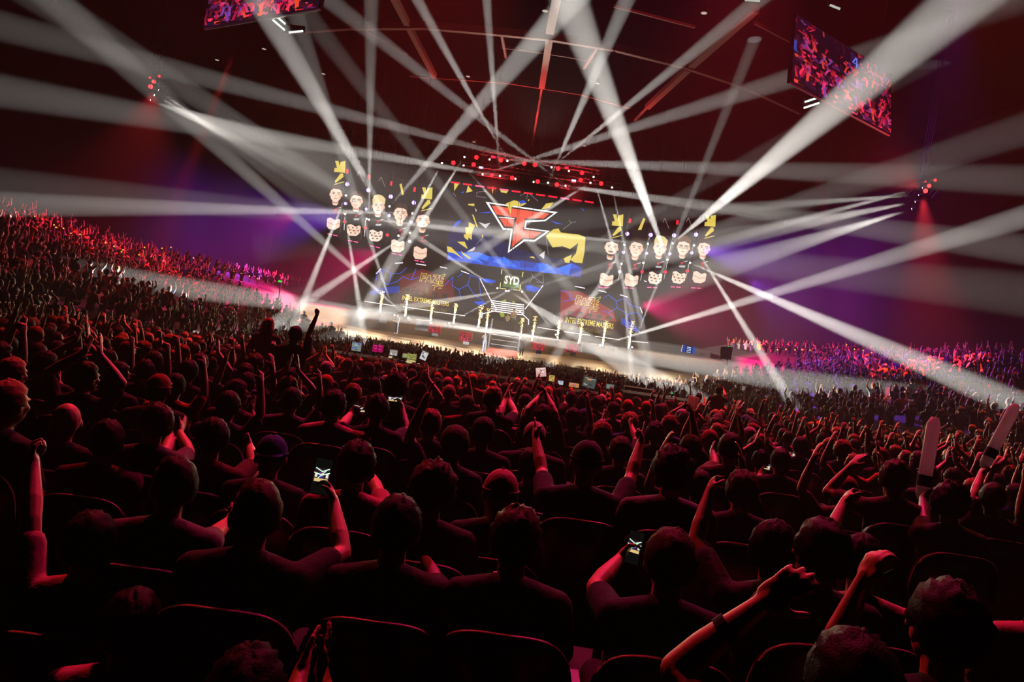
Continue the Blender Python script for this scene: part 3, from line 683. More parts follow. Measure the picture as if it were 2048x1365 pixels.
# side clusters: truss stub with red floods
for px, py, y, sd in ((312, 178, 40.6, 'left'), (1846, 385, 38.6, 'right')):
    p = P(px, py, y)
    m = MB()
    for dx in (-.25, .25):
        for dz in (-.25, .25): m.tube([p + Vector((-.8, .3 + dx, dz)), p + Vector((.8, .3 + dx, dz))], .03, 5)
    for k in range(6): m.tube([p + Vector((-.8 + .27 * k, .05, -.25)), p + Vector((-.8 + .27 * (k + 1), .05, .25))], .02, 4)
    m.tube([p + Vector((0, .3, 0)), Vector((p.x, p.y + .3, ROOFZ + .5))], .02, 5)
    tag(m.build('lighting_truss', TRM), 'short truss high at the %s side carrying red lamps' % sd, 'truss')
    for k, (dx, dz, r, kk) in enumerate(((-.1, 0, .12, 10), (.05, .3, .1, 8), (.32, .65, .08, 3), (-.2, .5, .05, 3))):
        e_ = empty('flood_lamp', p + Vector((dx, -.4, dz))); tag(e_, '%s red flood lamp %s in the %s side cluster' % (('bright', 'second bright', 'dimmer', 'smallest')[k], ('at the bottom', 'above the brightest', 'at the top', 'at the edge')[k], sd), 'stage light', 'red floods in the %s side cluster' % sd)
        MB().tube([(0, .62, 0), (0, .3, 0), (0, .03, 0)], [r * .5, r * .8, r * 1.3], 10).build('housing', BLACK, e_); MB().tube([(0, .02, 0), (0, -.02, 0)], r, 10).build('lens', em('ff2020', kk), e_)

# ------------------------------------------------------------------ the stage
DECK = mat('stage_deck', '4a3a2c', .35, 0, (5, .1), .25); FACE = mat('stage_face_black', '0a0809', .7, 0, (10, .1))
struct('trim_1', MB().box((0, 62.4, (5.25 + 3.2) / 2), (44, 12.8, 2.05)), DECK)          # front apron
struct('trim_2', MB().box((0, 72, 5.4), (43, 7.0, 2.8)), DECK)                            # middle riser, top 6.8
struct('trim_3', MB().box((0, 77, 5.6), (43, 6.0, 4.0)), FACE)                            # back platform, top 7.6
# thin lit edge of the back platform
def lit_line(name, pts, y, w, col, k, label, cat, group=None, par=None):
    m = MB(); q = [P(a, b, y) for a, b in pts]
    m.tube(q, w, 5); o = m.build(name, em(col, k))
    if par is not None: o.parent = par; o.matrix_parent_inverse = Matrix.Translation(par.location).inverted(); return o
    return tag(o, label, cat, group)
for i, (a, b) in enumerate((((729, 603), (790, 612)), ((806, 614), (862, 622)), ((868, 624), (930, 632)), ((1075, 655), (1118, 662)), ((1128, 664), (1180, 671)), ((1190, 673), (1240, 680)), ((1264, 683), (1296, 686)))):
    lit_line('edge_light', [a, b], 73.9, .035, 'ffe8e0', 1.6, 'thin white light strip on the back platform edge, %s from the left' % ordn[i], 'light strip', 'light strips on the back platform edge')
# lower LED walls on both sides
def lower_wall(Z, side, poly, name):
    YL = 78.5
    e_ = empty('led_wall', P(*Z([poly[0]])[0], YL)); tag(e_, 'low LED wall of blue crack lines and yellow letters, %s of the entrance' % side, 'screen')
    under(MB().slab([P(a, b, YL + .02) for a, b in Z(poly)], (0, .3, 0)), 'cabinet', BLACK, e_)
    A = Art(plane(YL)); A.poly(Z(poly), '120a14', 1)
    if side == 'left':
        A.poly(Z([(430, 940), (520, 915), (640, 905), (640, 945), (440, 965)]), '0c3fae', .8)
        A.poly(Z([(620, 850), (760, 800), (950, 880), (960, 1000), (780, 1010), (610, 985)]), '6a0c18', .8)
        nets = [[(455, 960), (480, 830), (520, 800), (565, 830), (620, 830), (660, 795)], [(520, 800), (500, 860), (540, 900), (600, 880), (640, 850)], [(565, 830), (560, 870), (540, 900)], [(690, 870), (720, 800), (700, 850)], [(900, 900), (950, 850), (945, 905), (985, 930), (1000, 980)], [(985, 930), (1040, 900), (1060, 840), (1020, 820), (980, 850)], [(1060, 840), (1110, 860), (1120, 960)], [(1040, 900), (1080, 960), (1140, 1000)], [(640, 850), (690, 870), (740, 850)]]
    else:
        A.poly(Z([(5, 870), (130, 880), (330, 1000), (350, 1070), (310, 1110), (0, 1080)]), 'a01420', .8)
        A.poly(Z([(380, 1040), (440, 1070), (500, 1130), (440, 1120), (380, 1080)]), '0c3fae', 1)
        nets = [[(0, 870), (60, 890), (70, 930), (20, 940)], [(270, 920), (300, 900), (350, 940), (400, 920), (430, 960), (490, 980)], [(350, 940), (355, 980), (300, 1010), (330, 1040)], [(355, 980), (420, 1020), (400, 1060)], [(420, 1020), (480, 1010)], [(420, 1020), (450, 1080), (500, 1140)], [(70, 930), (110, 920)], [(300, 1010), (260, 1000)], [(480, 1010), (520, 1060)]]
    for q in nets: A.line(Z(q), 1.1, '1c58e8', 1)
    # outlined team word made of strokes
    ox, oy = (742, 826) if side == 'left' else (92, 905)
    g = lambda pts: Z([(ox + a, oy + b) for a, b in pts])
    L_ = [[(0, 50), (12, 0), (45, 4), (42, 14), (22, 12), (20, 22), (38, 25), (35, 34), (17, 32), (12, 52)], [(34, 56), (56, 14), (68, 16), (72, 62), (62, 60), (60, 48), (52, 48), (46, 58)],
          [(88, 12), (125, 14), (122, 24), (100, 50), (118, 54), (114, 66), (80, 60), (84, 48), (104, 24), (86, 22)], [(128, 16), (160, 8), (155, 20), (138, 26), (136, 34), (150, 32), (146, 42), (133, 46), (130, 58), (146, 54), (142, 66), (116, 70)]]
    for q in L_: A.line(g(q), 1.0, YEL, 1, True)
    for q in ([(80, 78), (118, 74), (112, 84), (95, 86), (88, 110)], [(122, 78), (150, 76)], [(120, 88), (142, 86)], [(116, 98), (138, 96)]): A.line(g(q), 1.0, YEL, 1)
    abuild(A, 'picture', e_)
lower_wall(Z1, 'left', [(395, 1000), (470, 800), (560, 780), (1110, 850), (1150, 985), (1120, 1075), (400, 1005)], 'l')
lower_wall(Z3, 'right', [(-10, 860), (520, 935), (500, 1185), (330, 1165), (-40, 1110)], 'r')
# player desks with the event name
def desk(px, py, w, side, full):
    YD = 76.5; a8 = math.radians(8)
    u = Vector((math.cos(a8), math.sin(a8))); v = Vector((-math.sin(a8), math.cos(a8)))
    o_ = Vector((px, py)); q = lambda s_, t_: tuple(o_ + u * s_ + v * t_)
    e_ = empty('player_desk', P(*q(w / 2, 14), YD)); tag(e_, 'long LED fronted player desk with yellow event name, %s of the entrance' % side, 'desk')
    cs = [q(-4, -9), q(w + 6, -9), q(w + 2, 14), q(-8, 14)]
    under(MB().slab([P(a, b, YD) for a, b in cs], (0, 1.1, 0)), 'desk_body', mat('desk_dark_red', '2a060a', .5), e_)
    A = Art(plane(YD)); A.poly(cs, '3a0810', .9)
    A.text('INTEL EXTREME MASTERS', *q(0, 6), w, 11 if full else 9, YEL, 1.1, 8, bold=.012)
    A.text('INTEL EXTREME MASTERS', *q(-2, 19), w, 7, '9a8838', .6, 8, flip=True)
    abuild(A, 'sign', e_)
    # monitors along the desk
    for k in range(5):
        t = .08 + .2 * k; p = P(*q(w * t, -9), YD + .45)
        m_ = empty('computer_monitor', p); tag(m_, 'black monitor on the %s player desk, %s from the left' % (side, ordn[k]), 'monitor', 'monitors on the player desks')
        MB().box((0, 0, .32), (.62, .05, .38)).box((0, .02, .1), (.06, .04, .2)).box((0, .02, .01), (.26, .2, .02)).build('casing', BLACK, m_)
        MB().box((0, .03, .32), (.58, .006, .34)).build('display', em('301018', .5), m_)
    return e_
desk(805, 594, 94, 'left', False); desk(1131, 639, 97, 'right', True)
# centre entrance: sign with corner brackets, hexagon portal, blue wings
YP = 74.5
e_ = empty('entrance_sign', P(1023, 560, YP)); tag(e_, 'square lit sign with white city letters in yellow corner brackets above the entrance', 'sign')
under(MB().slab([P(a, b, YP + .02) for a, b in Z2([(445, 790), (582, 812), (566, 938), (430, 922)])], (0, .3, 0)), 'panel', BLACK, e_)
A = Art(plane(YP)); A.poly(Z2([(445, 790), (582, 812), (566, 938), (430, 922)]), '101408', 1); A.poly(Z2([(462, 830), (556, 845), (548, 925), (450, 912)]), '3a4a1e', 1)
A.poly(Z2([(458, 880), (552, 890), (548, 925), (450, 912)]), '5a7a30', 1)
A.text('SYD', *Z2([(459, 893)])[0], 30, 17, 'fff8e8', 1.1, 7, bold=.035)
for q in ([(443, 832), (447, 798), (486, 803)], [(545, 812), (578, 817), (572, 850)], [(562, 900), (558, 934), (520, 930)], [(470, 926), (434, 921), (438, 888)]): A.line(Z2(q), 1.5, 'f0e890', 1.1)
abuild(A, 'letters', e_)
e_ = empty('entrance_portal', P(1015, 610, 76)); tag(e_, 'dark hexagonal stage entrance outlined in thin white light', 'portal')
YH = 76.0
under(MB().slab([P(a, b, YH + .3) for a, b in Z2([(300, 850), (720, 900), (640, 1010), (615, 1175), (370, 1165), (318, 1130), (350, 1000)])], (0, .3, 0)), 'backing', BLACK, e_)
A = Art(plane(YH)); A.poly(Z2([(385, 985), (585, 1010), (600, 1180), (375, 1165)]), '0a0c10', 1)
for q in ([(310, 862), (375, 990), (410, 1045), (410, 1060), (325, 1080), (316, 1132), (376, 1168)], [(555, 1062), (612, 1118), (612, 1178), (556, 1190)], [(700, 905), (660, 960), (590, 1050)]): A.line(Z2(q), 1.5, 'f4f0ff', 1.6)
for q in ([(615, 890), (640, 850), (700, 890), (660, 880)], [(640, 850), (630, 830)], [(700, 830), (705, 890)]): A.line(Z2(q), .8, 'b0b0c0', .7)
for k in range(6):
    y0 = 998 + k * 12.5; A.line(Z2([(382, y0), (582, y0 + 27)]), 1.9, 'fff4f0', 1.6)
for q in ([(310, 862), (350, 860), (412, 875), (390, 890), (340, 885)], [(590, 905), (620, 900), (690, 925), (650, 945), (600, 935)], [(270, 1005), (330, 1000), (350, 1020), (300, 1025)]): A.poly(Z2(q), BLU, 1)
for q in ([(320, 865), (350, 862), (380, 880), (350, 885)], [(600, 908), (640, 905), (630, 930)]): A.poly(Z2(q), '1a66ff', 1)
for q in ([(440, 1000), (470, 990), (475, 1005)], [(505, 1000), (530, 1005), (520, 1015)], [(430, 1075), (460, 1070), (462, 1100), (440, 1100)], [(500, 1080), (535, 1090), (530, 1120), (505, 1115)], [(400, 1120), (425, 1125), (410, 1140)], [(545, 1130), (580, 1140), (560, 1155)]): A.poly(Z2(q), 'a8c020', .7)
abuild(A, 'light_outline', e_)
# stairs with white lit nosings
st = empty('stage_stairs', (0, 66.5, 5.25)); tag(st, 'black stairs with white lit step edges in the middle of the stage', 'stairs')
sl = P(979, 700, 65.2).x; sr = P(1033, 700, 65.2).x
for k in range(6):
    z = 4.25 + .43 * (k + 1); y = 65.0 + .5 * k
    under(MB().box(((sl + sr) / 2, y + 2, z / 2 + 1.9), (sr - sl, 4 - .5 * k + .5, z - 3.8)), 'step', FACE, st)
    under(MB().box(((sl + sr) / 2, y + .2 + .22 * k, z - .02), (sr - sl, .04, .06)), 'step_light', em('fff0f0', 2.5), st)
cp = MB(); q = [P(984, 705, 62), P(1030, 711, 62), P(1030, 728, 58), P(980, 722, 58)]
zc = 5.27; q = [Vector((a.x, a.y, zc)) for a in q]; cp.slab([(sl, 64.8, zc), (sr, 64.8, zc), (sr + .2, 56.5, zc), (sl - .2, 56.5, zc)], (0, 0, .03))
tag(cp.build('red_carpet', mat('red_carpet', 'c02018', .9, 0, (80, .3))), 'red carpet on the apron in front of the stairs', 'carpet')
# railings of white light at both sides of the stairs, small
for i, x in enumerate((sl - .15, sr + .15)):
    tag(MB().box((x, 65.2, 6.4), (.12, .5, 2.3)).box((x, 66.4, 7.2), (.12, .5, 1.6)).build('stair_post', em('d8d0d8', .5)), 'lit %s newel post beside the stage stairs' % ('left', 'right')[i], 'post')
# spark fountains
SPK = em('ffe8b8', 9); SPK2 = em('ffd080', 6)
FL = [(760, 625, 42), (810, 633, 42), (861, 642, 38), (907, 648, 40), (957, 655, 42), (971, 665, 46), (1040, 678, 40), (1064, 682, 48), (1114, 680, 38), (1158, 688, 42), (1205, 692, 48), (1257, 697, 52)]
for i, (a, b, h) in enumerate(FL):
    y = 66.8; p = P(a, b, y); e_ = empty('spark_fountain', p); tag(e_, 'bright spark fountain burning on the stage edge, %s from the left' % ordn[i], 'spark fountain', 'spark fountains along the stage edge')
    H = h * y / FPX; r = random.Random(i); m = MB(); m2 = MB(); sl_ = 0.0
    pts = [(sl_ * t * H + r.uniform(-.04, .04), 0, t * H * .75) for t in [j / 7 for j in range(8)]]
    m.tube(pts, [.05, .09, .07, .085, .05, .035, .02, .008], 6)
    for k in range(190):
        t = r.random(); sp = .05 + .12 * t
        m2.ball((sl_ * t * H + r.gauss(0, sp * .55), r.gauss(0, sp * .5), t * H * 1.05), r.uniform(.010, .032) , 0, 5, 3)
    m.build('flame', SPK, e_); m2.build('sparks', SPK2, e_)['kind'] = 'stuff'
    zf = 5.3 if i % 3 else 6.85
    MB().box((0, 0, -.12), (.45, .45, .24)).box((0, 0, -.3), (.12, .12, .2)).build('nozzle_box', BLACK, e_)
for i in range(0, 12, 2):
    a, b, h = FL[i]; p = P(a, b, 66.8)
    l = bpy.data.lights.new('spark_light', 'POINT'); l.energy = 500; l.color = (1, .6, .25); l.shadow_soft_size = .3
    o = bpy.data.objects.new('spark_light', l); C.objects.link(o); o.location = p + Vector((0, -.8, .8))
# small red confidence screens standing on the apron
def random_crowd_art(A, f, n, seed, big=1.0, cols=('ff2038', 'e01858', 'ff4070', '8a1878')):
    r = random.Random(seed); n0 = A.n + 1
    for k in range(n):
        t = (k + .5) / n; x = r.random(); y = t ** .8 * 1.02; s = (.030 + .028 * t) * big
        c = r.choice(cols if r.random() < .75 else ('200810', '401030'))
        kk = .55 + .5 * t
        if r.random() < .45:   # raised arm with a spread hand
            dx = r.uniform(-.05, .05); top = y - s * r.uniform(2.4, 3.6); w = s * .32
            A.poly([f(x - w, y), f(x + dx - w * .8, top), f(x + dx + w * .8, top), f(x + w, y)], c, kk, n0 + k)
            for q in (-1.2, -.5, .2, .9): A.poly([f(x + dx + q * w, top + s * .15), f(x + dx + q * w * 1.7, top - s * .8), f(x + dx + q * w * 1.7 + w * .35, top - s * .8), f(x + dx + q * w + w * .6, top + s * .15)], c, kk, n0 + k)
        else:
            bc = r.choice(('180810', '301028', '60205a', '140a20', '1c1430', 'b03060'))
            A.poly([f(x - s * 1.5, y + s * 2.6), f(x - s * 1.2, y + s * 1.0), f(x, y + s * .7), f(x + s * 1.2, y + s * 1.0), f(x + s * 1.5, y + s * 2.6)], bc, kk, n0 + k)
            A.poly([f(x + s * .62 * math.cos(a_), y + s * .95 * math.sin(a_)) for a_ in [2 * PI * j / 9 for j in range(9)]], c, kk, n0 + k + .4)
            A.poly([f(x + s * .68 * math.cos(a_), y - s * .25 + s * .8 * math.sin(a_)) for a_ in [PI + PI * j / 6 for j in range(7)]], r.choice(('180808', '2a1010', '401018')), 1, n0 + k + .7)

def apron_screen(px, py, w, h, i):
    y = 58.5; e_ = empty('floor_monitor_screen', P(px, py, y)); tag(e_, 'small red crowd-picture screen on the front of the stage, %s from the left' % ordn[i], 'screen', 'small red screens along the stage front')
    cs = [(px - w / 2, py - h / 2 - .07 * w), (px + w / 2, py - h / 2 + .07 * w), (px + w / 2 - 1.5, py + h / 2 + .07 * w), (px - w / 2 - 1.5, py + h / 2 - .07 * w)]
    under(MB().slab([P(a, b, y + .02) for a, b in cs], (0, .12, 0)), 'casing', BLACK, e_)
    c = P(px, py + h / 2 + 3, y + .1); under(MB().box((c.x, c.y, c.z), (.5, .3, .25)), 'stand', BLACK, e_)
    A = Art(plane(y)); A.poly(cs, '98101c', 1)
    f = lambda s, t: (cs[0][0] + (cs[1][0] - cs[0][0]) * min(max(s, 0), 1) + (cs[3][0] - cs[0][0]) * min(max(t, 0), 1), cs[0][1] + (cs[1][1] - cs[0][1]) * min(max(s, 0), 1) + (cs[3][1] - cs[0][1]) * min(max(t, 0), 1))
    random_crowd_art(A, f, 26, 40 + i, 1.6, ('ff3048', 'ff4058', 'e02038', '500810'))
    abuild(A, 'picture', e_)
for i, (a, b, w, h) in enumerate(((870, 658, 24, 17), (932, 674, 26, 19), (1077, 693, 26, 17), (1145, 697, 24, 17))): apron_screen(a, b, w, h, i)
# stage monitors (wedges) and lamps on the apron
for i, (a, b, w, h, y) in enumerate(((845, 651, 26, 20, 61), (1177, 697, 26, 20, 60), (1225, 699, 8, 9, 62), (766, 640, 12, 12, 62), (818, 641, 8, 6, 62))):
    p = P(a, b, y); W_ = w * y / FPX; H_ = h * y / FPX; m = MB()
    m.add([(-W_/2, -.35, -H_/2), (W_/2, -.35, -H_/2), (W_/2, .5, -H_/2), (-W_/2, .5, -H_/2), (-W_/2, -.1, H_/2), (W_/2, -.1, H_/2), (W_/2, .5, H_/2), (-W_/2, .5, H_/2)],
          [(0, 3, 2, 1), (4, 5, 6, 7), (0, 1, 5, 4), (2, 3, 7, 6), (1, 2, 6, 5), (0, 4, 7, 3)])
    o = m.build('stage_speaker', BLACK); o.location = p; tag(o, 'black wedge speaker on the stage, %s' % ('big one left of the stairs', 'big one right of the stairs', 'small one at the far right', 'one below the leftmost sparks', 'little one beside the second sparks')[i], 'speaker')
    MB().box((0, -.24, 0), (W_ * .8, .03, H_ * .7), Matrix.Rotation(-.25, 3, 'X')).build('grille', mat('speaker_grille', '1c1c20', .5, .6, (200, .5)), o)
# small lit strips under the banners
for i, (a, b) in enumerate((((790, 527), (806, 526)), ((832, 528), (852, 531)), ((880, 534), (894, 537)), ((922, 542), (938, 548)), ((1150, 573), (1170, 577)), ((1197, 581), (1213, 585)), ((1240, 590), (1256, 595)), ((1288, 562), (1300, 566)), ((752, 548), (762, 538)), ((1280, 615), (1285, 627)))):
    lit_line('edge_light', [a, b], 74.5, .05, 'f4e8f8', 1.3, 'short pale light strip under the banners, %s in the row from the left' % ordn[i], 'light strip', 'short pale strips under the banners')
# ------------------------------------------------------------------ hanging crowd screens
def hanging(cs, ds, label, seed, four=False):
    q = [P(a, b, d) for (a, b), d in zip(cs, ds)]            # TL TR BR BL
    e_ = empty('hanging_screen', (q[0] + q[1] + q[2] + q[3]) / 4); tag(e_, label, 'screen')
    n = (q[1] - q[0]).cross(q[3] - q[0]).normalized()
    if n.dot(EYE - q[0]) < 0: n = -n
    cx = (q[0] + q[1] + q[2] + q[3]) / 4
    big = [cx + (p - cx) * 1.0 + ((p - cx).normalized() * .12) - n * .02 for p in q]
    under(MB().slab(big, -n * .12), 'frame', mat('screen_frame', '202226', .3, .7, (30, .1)), e_)
    def f3(a, b, d):
        return q[0].lerp(q[1], a).lerp(q[3].lerp(q[2], a), b) + n * d
    A = Art(f3, .0004); cl = lambda s, t: (min(max(s, 0), 1), min(max(t, 0), 1))
    A.poly([(0, 0), (1, 0), (1, 1), (0, 1)], '180818', 1); A.poly([(.02, .0), (.9, 0), (1, .4), (.5, .35), (0, .6)], '2a1848', .8)
    if four: A.poly([(0, .35), (.09, .38), (.2, .55), (.18, .62), (0, .5)], '3048b0', .8)
    random_crowd_art(A, cl, 330, seed, .78, ('d02038', 'ff3058', 'd04088', '8040a0', 'b01838', 'e84830', '601028', '401038'))
    A.n = 345
    if four: 
        A.poly([(.52, .1), (.62, .1), (.62, .3), (.52, .3)], '241440', 1)
        for s_ in ([(.575, .13), (.545, .22), (.6, .22)], [(.585, .13), (.585, .27)]): A.line(s_, .012, '7080e8', 1)
    abuild(A, 'picture', e_)
    for a in (.15, .85):
        t = q[0].lerp(q[1], a); under(MB().tube([t + n * -.15, Vector((t.x, t.y, ROOFZ + .3))], .03, 5), 'hanging_cable', BLACK, e_)
    bl, br = q[3] , q[2]
    under(MB().tube([big[3], big[2]], .05, 5), 'lower_trim', mat('bright_trim', 'b0b4b0', .3, .8), e_)
hanging([(1592, 30), (1782, 148), (1777, 268), (1583, 165)], (30, 34, 34, 30), 'big screen hanging from the roof at top right showing a raised-arm crowd', 11, True)
hanging([(432, -75), (660, -100), (636, 17), (411, 56)], (34, 30, 30, 34), 'big screen hanging from the roof at the top edge, left of centre', 23)
for i, (a, b, c_, d_, y) in enumerate(((546, 40, 569, 60, 33), (1608, 216, 1638, 206, 33), (1660, 10, 1680, 18, 33), (1490, 0, 1520, 2, 36), (578, 65, 606, 62, 36))):
    p, q = P(a, b, y), P(c_, d_, y); t = (q - p)
    e_ = empty('roof_worklight', (p + q) / 2); tag(e_, ('white double tube light under the left hanging screen', 'white double tube light under the right hanging screen', 'dim tube light above the right hanging screen', 'dim tube light at the top edge left of the right screen', 'thin lit strip ending the curved roof beam, near the left screen')[i], 'ceiling light')
    for k in ((0, .28) if i < 2 else (0,)):
        under(MB().tube([p + Vector((0, 0, k)), q + Vector((0, 0, k))], .05, 6), 'tube_lamp', em('f0fff0', 1.2 if i < 2 or i == 4 else .5), e_)
    under(MB().box((p + q) / 2 + Vector((0, .1, .2)), (abs(t.x) + .1, .1, .3)), 'housing', BLACK, e_)
# ------------------------------------------------------------------ exit signs, side screen, aisle lamps
for (a, b, y, lb) in ((560, 563, 66, 'small green exit sign at the left side of the hall'), (1460, 695, 60, 'small green exit sign at the right side of the hall')):
    e_ = empty('exit_sign', P(a, b, y)); tag(e_, lb, 'sign'); MB().box((0, .06, 0), (.4, .08, .22)).build('housing', BLACK, e_); MB().box((0, 0, 0), (.34, .02, .17)).build('panel', em('18e040', 1.5), e_)
    p = P(a, b, y); tag(MB().box((p.x, p.y + .25, p.z - 1.4), (.12, .12, 3.2)).build('sign_post', BLACK), 'thin dark post carrying the %s exit sign' % ('left' if a < 1000 else 'right'), 'post')
tag(MB().slab([P(a, b, 52) for a, b in ((1442, 694), (1466, 694), (1462, 720), (1440, 718))], (0, .1, 0)).build('projection_board', mat('pale_board', '8a7868', .8)), 'pale upright board beside the right exit sign', 'board')
e_ = empty('side_screen', P(1377, 698, 50)); tag(e_, 'small blue screen with white text lines at the right end of the stage', 'screen')
cs = [(1366, 690), (1391, 695), (1388, 709), (1363, 704)]
under(MB().slab([P(a, b, 50.02) for a, b in cs], (0, .15, 0)), 'casing', BLACK, e_)
A = Art(plane(50)); A.poly(cs, '0c1c50', 1); A.poly([(1366, 690), (1372, 691), (1370, 705), (1363, 704)], '1848a0', 1); A.poly([(1386, 694), (1391, 695), (1388, 709), (1383, 708)], '2050b0', 1)
for k in range(4): A.line([(1374.5 - .4 * k, 694.5 + 3.2 * k), (1382 - .4 * k, 696 + 3.2 * k)], 1.5, 'c8d8ff', 1)
abuild(A, 'picture', e_)
AM = em('ffb040', 1.6)
LA = [(371 + 16 * i, 511 + 5.2 * i) for i in range(10)] + [(70, 433), (108, 450), (112, 455), (127, 457), (142, 467), (160, 469), (211, 486), (228, 493), (246, 500), (243, 504), (289, 495), (278, 510), (324, 497), (342, 495), (8, 480)] + [(1693, 690), (1709, 699), (1743, 706), (1820, 720), (1857, 719), (1943, 713), (2009, 717), (1604, 700), (1620, 701), (1637, 701), (1655, 702), (1572, 699), (1555, 700), (1590, 700), (1834, 772), (1858, 772), (1726, 701), (2030, 770)]
for i, (a, b) in enumerate(LA):
    y = 60 if 370 < a < 560 else (34 if a < 371 else (56 if a < 1700 else 36))
    p = P(a, b, y); o = MB().ball((0, 0, 0), .06 if y > 50 else .035, 0, 8, 5).tube([(0, .05, -.02), (0, .05, -.5)], .025, 5, 1).build('aisle_lamp', [AM, BLACK]); o.location = p
    s_ = 'left' if a < 1000 else 'right'; n_ = sorted([q[0] for q in LA if (q[0] < 1000) == (a < 1000)]).index(a)
    tag(o, 'tiny warm lamp in the %s side block, %s from the left' % (s_, (ordn + ['seventeenth', 'eighteenth', 'nineteenth', 'twentieth', 'twenty-first', 'twenty-second', 'twenty-third', 'twenty-fourth', 'twenty-fifth', 'twenty-sixth'])[n_]), 'aisle lamp', 'aisle lamps of the %s side block' % s_)
# ------------------------------------------------------------------ control desks across the middle
DK = mat('desk_black_laminate', '0a0a0c', .9, 0, (20, .1), 0, .1)
def ctrl_desk(a0, a1, y, label):
    p, q = P(*a0, y), P(*a1, y); m = MB(); e_ = empty('control_desk', Vector(((p.x + q.x) / 2, y, floor_z(0, y)))); tag(e_, label, 'desk', 'black control desks behind the floor crowd')
    zt = (p.z + q.z) / 2; zf = floor_z(0, y)
    under(MB().box(((p.x + q.x) / 2, y + .4, zt), (abs(q.x - p.x), .8, .06)), 'worktop', DK, e_)
    under(MB().box(((p.x + q.x) / 2, y + .04, (zt + zf) / 2), (abs(q.x - p.x), .05, zt - zf)), 'front_panel', DK, e_)
    return zt
for i, (a0, a1) in enumerate((((640, 704), (790, 725)), ((792, 733), (930, 752)), ((932, 748), (1085, 772)), ((1090, 778), (1245, 798)), ((1248, 788), (1400, 808)))):
    ctrl_desk(a0, a1, 21.5, 'black control desk across the aisle, %s of five from the left' % ordn[i])
def monitor(px, py, w, h, y, cols, label, name='computer_monitor', tilt=8.0, cat='monitor'):
    a8 = math.radians(tilt); u = Vector((math.cos(a8), math.sin(a8))); v = Vector((-math.sin(a8), math.cos(a8)))
    o_ = Vector((px, py)); q = lambda s_, t_: tuple(o_ + u * (s_ - .5) * w + v * (t_ - .5) * h)
    e_ = empty(name, P(px, py, y)); tag(e_, label, cat)
    cs = [q(-.05, -.06), q(1.05, -.06), q(1.05, 1.06), q(-.05, 1.06)]
    under(MB().slab([P(a, b, y + .01) for a, b in cs], (0, .05, 0)), 'casing', BLACK, e_)
    c = P(*q(.5, 1.3), y + .05); under(MB().box(c, (.06, .05, .14)).box(c - Vector((0, 0, .08)), (.25, .2, .02)), 'stand', BLACK, e_)
    A = Art(plane(y)); A.poly([q(0, 0), q(1, 0), q(1, 1), q(0, 1)], cols[0], .9)
    r = random.Random(int(px)); 
    for k in range(7):
        s0 = r.uniform(.03, .6); t0 = r.uniform(.05, .8); A.poly([q(s0, t0), q(s0 + r.uniform(.1, .35), t0), q(s0 + .25, t0 + .12), q(s0, t0 + .12)], r.choice(cols[1:]), .9)
    A.line([q(.05, .1), q(.9, .1)], h * .05, cols[1], .9)
    abuild(A, 'display', e_)
G_ = ('7a8a86', '3a5ac0', 'a8b8b0', '54605c')
monitor(713, 694, 19, 17, 22.2, G_, 'grey lit computer monitor at the left end of the control desks')
monitor(750, 697, 10, 14, 22.2, ('a01058', 'ff40a0', '400828', 'd02070'), 'left of two magenta stage-preview monitors on the control desks')
monitor(761, 698, 10, 14, 22.2, ('a01058', 'ff40a0', '400828', 'd02070'), 'right of two magenta stage-preview monitors on the control desks')
monitor(787, 706, 15, 11, 22, ('9aa09a', 'd03038', '607070', 'e0e0d8'), 'monitor with a red block right of the magenta monitors')
monitor(782, 715, 10, 4, 21.8, ('d8c890', 'f0e8c0', 'a09060', 'c0b080'), 'thin glowing console strip under the red-block monitor')
monitor(810, 712, 10, 8, 22, ('8a9a60', 'c0c890', '405028', 'a8b070'), 'small green-grey monitor left of the olive monitor')
monitor(824, 714, 18, 11, 22, ('8a8a48', 'c0c070', '505028', 'a8a860'), 'olive coloured monitor behind a seated operator')
monitor(848, 712, 13, 17, 21.8, ('d0d0d0', '202020', '101010', 'f0f0f0'), 'white sheet with black pattern standing on the control desk', 'printed_board', 24, 'board')
monitor(822, 724, 18, 7, 21.7, ('c8b878', 'f0e8c0', '605028', 'a8a860'), 'lit mixing console below the olive monitor', 'mixing_console', 10, 'console')
monitor(1082, 745, 20, 18, 22, ('e0b0a8', 'ffffff', 'f0f0f0', 'c05040'), 'bright white monitor at the open booth in the middle', tilt=-4)
monitor(1103, 757, 12, 12, 22, ('c8a858', '303020', 'e8e0a0', '806828'), 'amber monitor right of the bright white one')
monitor(1121, 766, 11, 8, 22, ('b8c0c8', '4060c0', 'e0e8f0', '808890'), 'small pale monitor right of the amber one')
monitor(1148, 771, 20, 8, 22, ('c88848', 'ffb060', '604020', 'a050c0'), 'orange lit console between two operators', 'mixing_console', cat='console')
monitor(1179, 766, 25, 20, 21.8, ('4a5450', 'b0b8a8', '303830', 'e08850'), 'large tilted grey code-window monitor on the control desks', tilt=16)
monitor(1220, 774, 15, 9, 22, ('607068', '90a098', '304038', '708078'), 'grey green monitor right of the large tilted monitor')
monitor(945, 745, 7, 3, 22, ('e02050', 'ff6080', '801028', 'ff3060'), 'small red lit display on the dark desk left of centre')
monitor(1344, 787, 4, 3, 21.4, ('20c060', '60ff90', '108038', '30d070'), 'tiny green status light on the right end desk', 'status_light', cat='light')
tag(MB().slab([P(a, b, 21.4) for a, b in ((1250, 773), (1312, 782), (1310, 788), (1249, 779))], (0, .3, .0)).build('equipment_case', mat('grey_case', '1c1c20', .8, 0, None, 0, .2)), 'grey edged flight case on the right control desk', 'case')

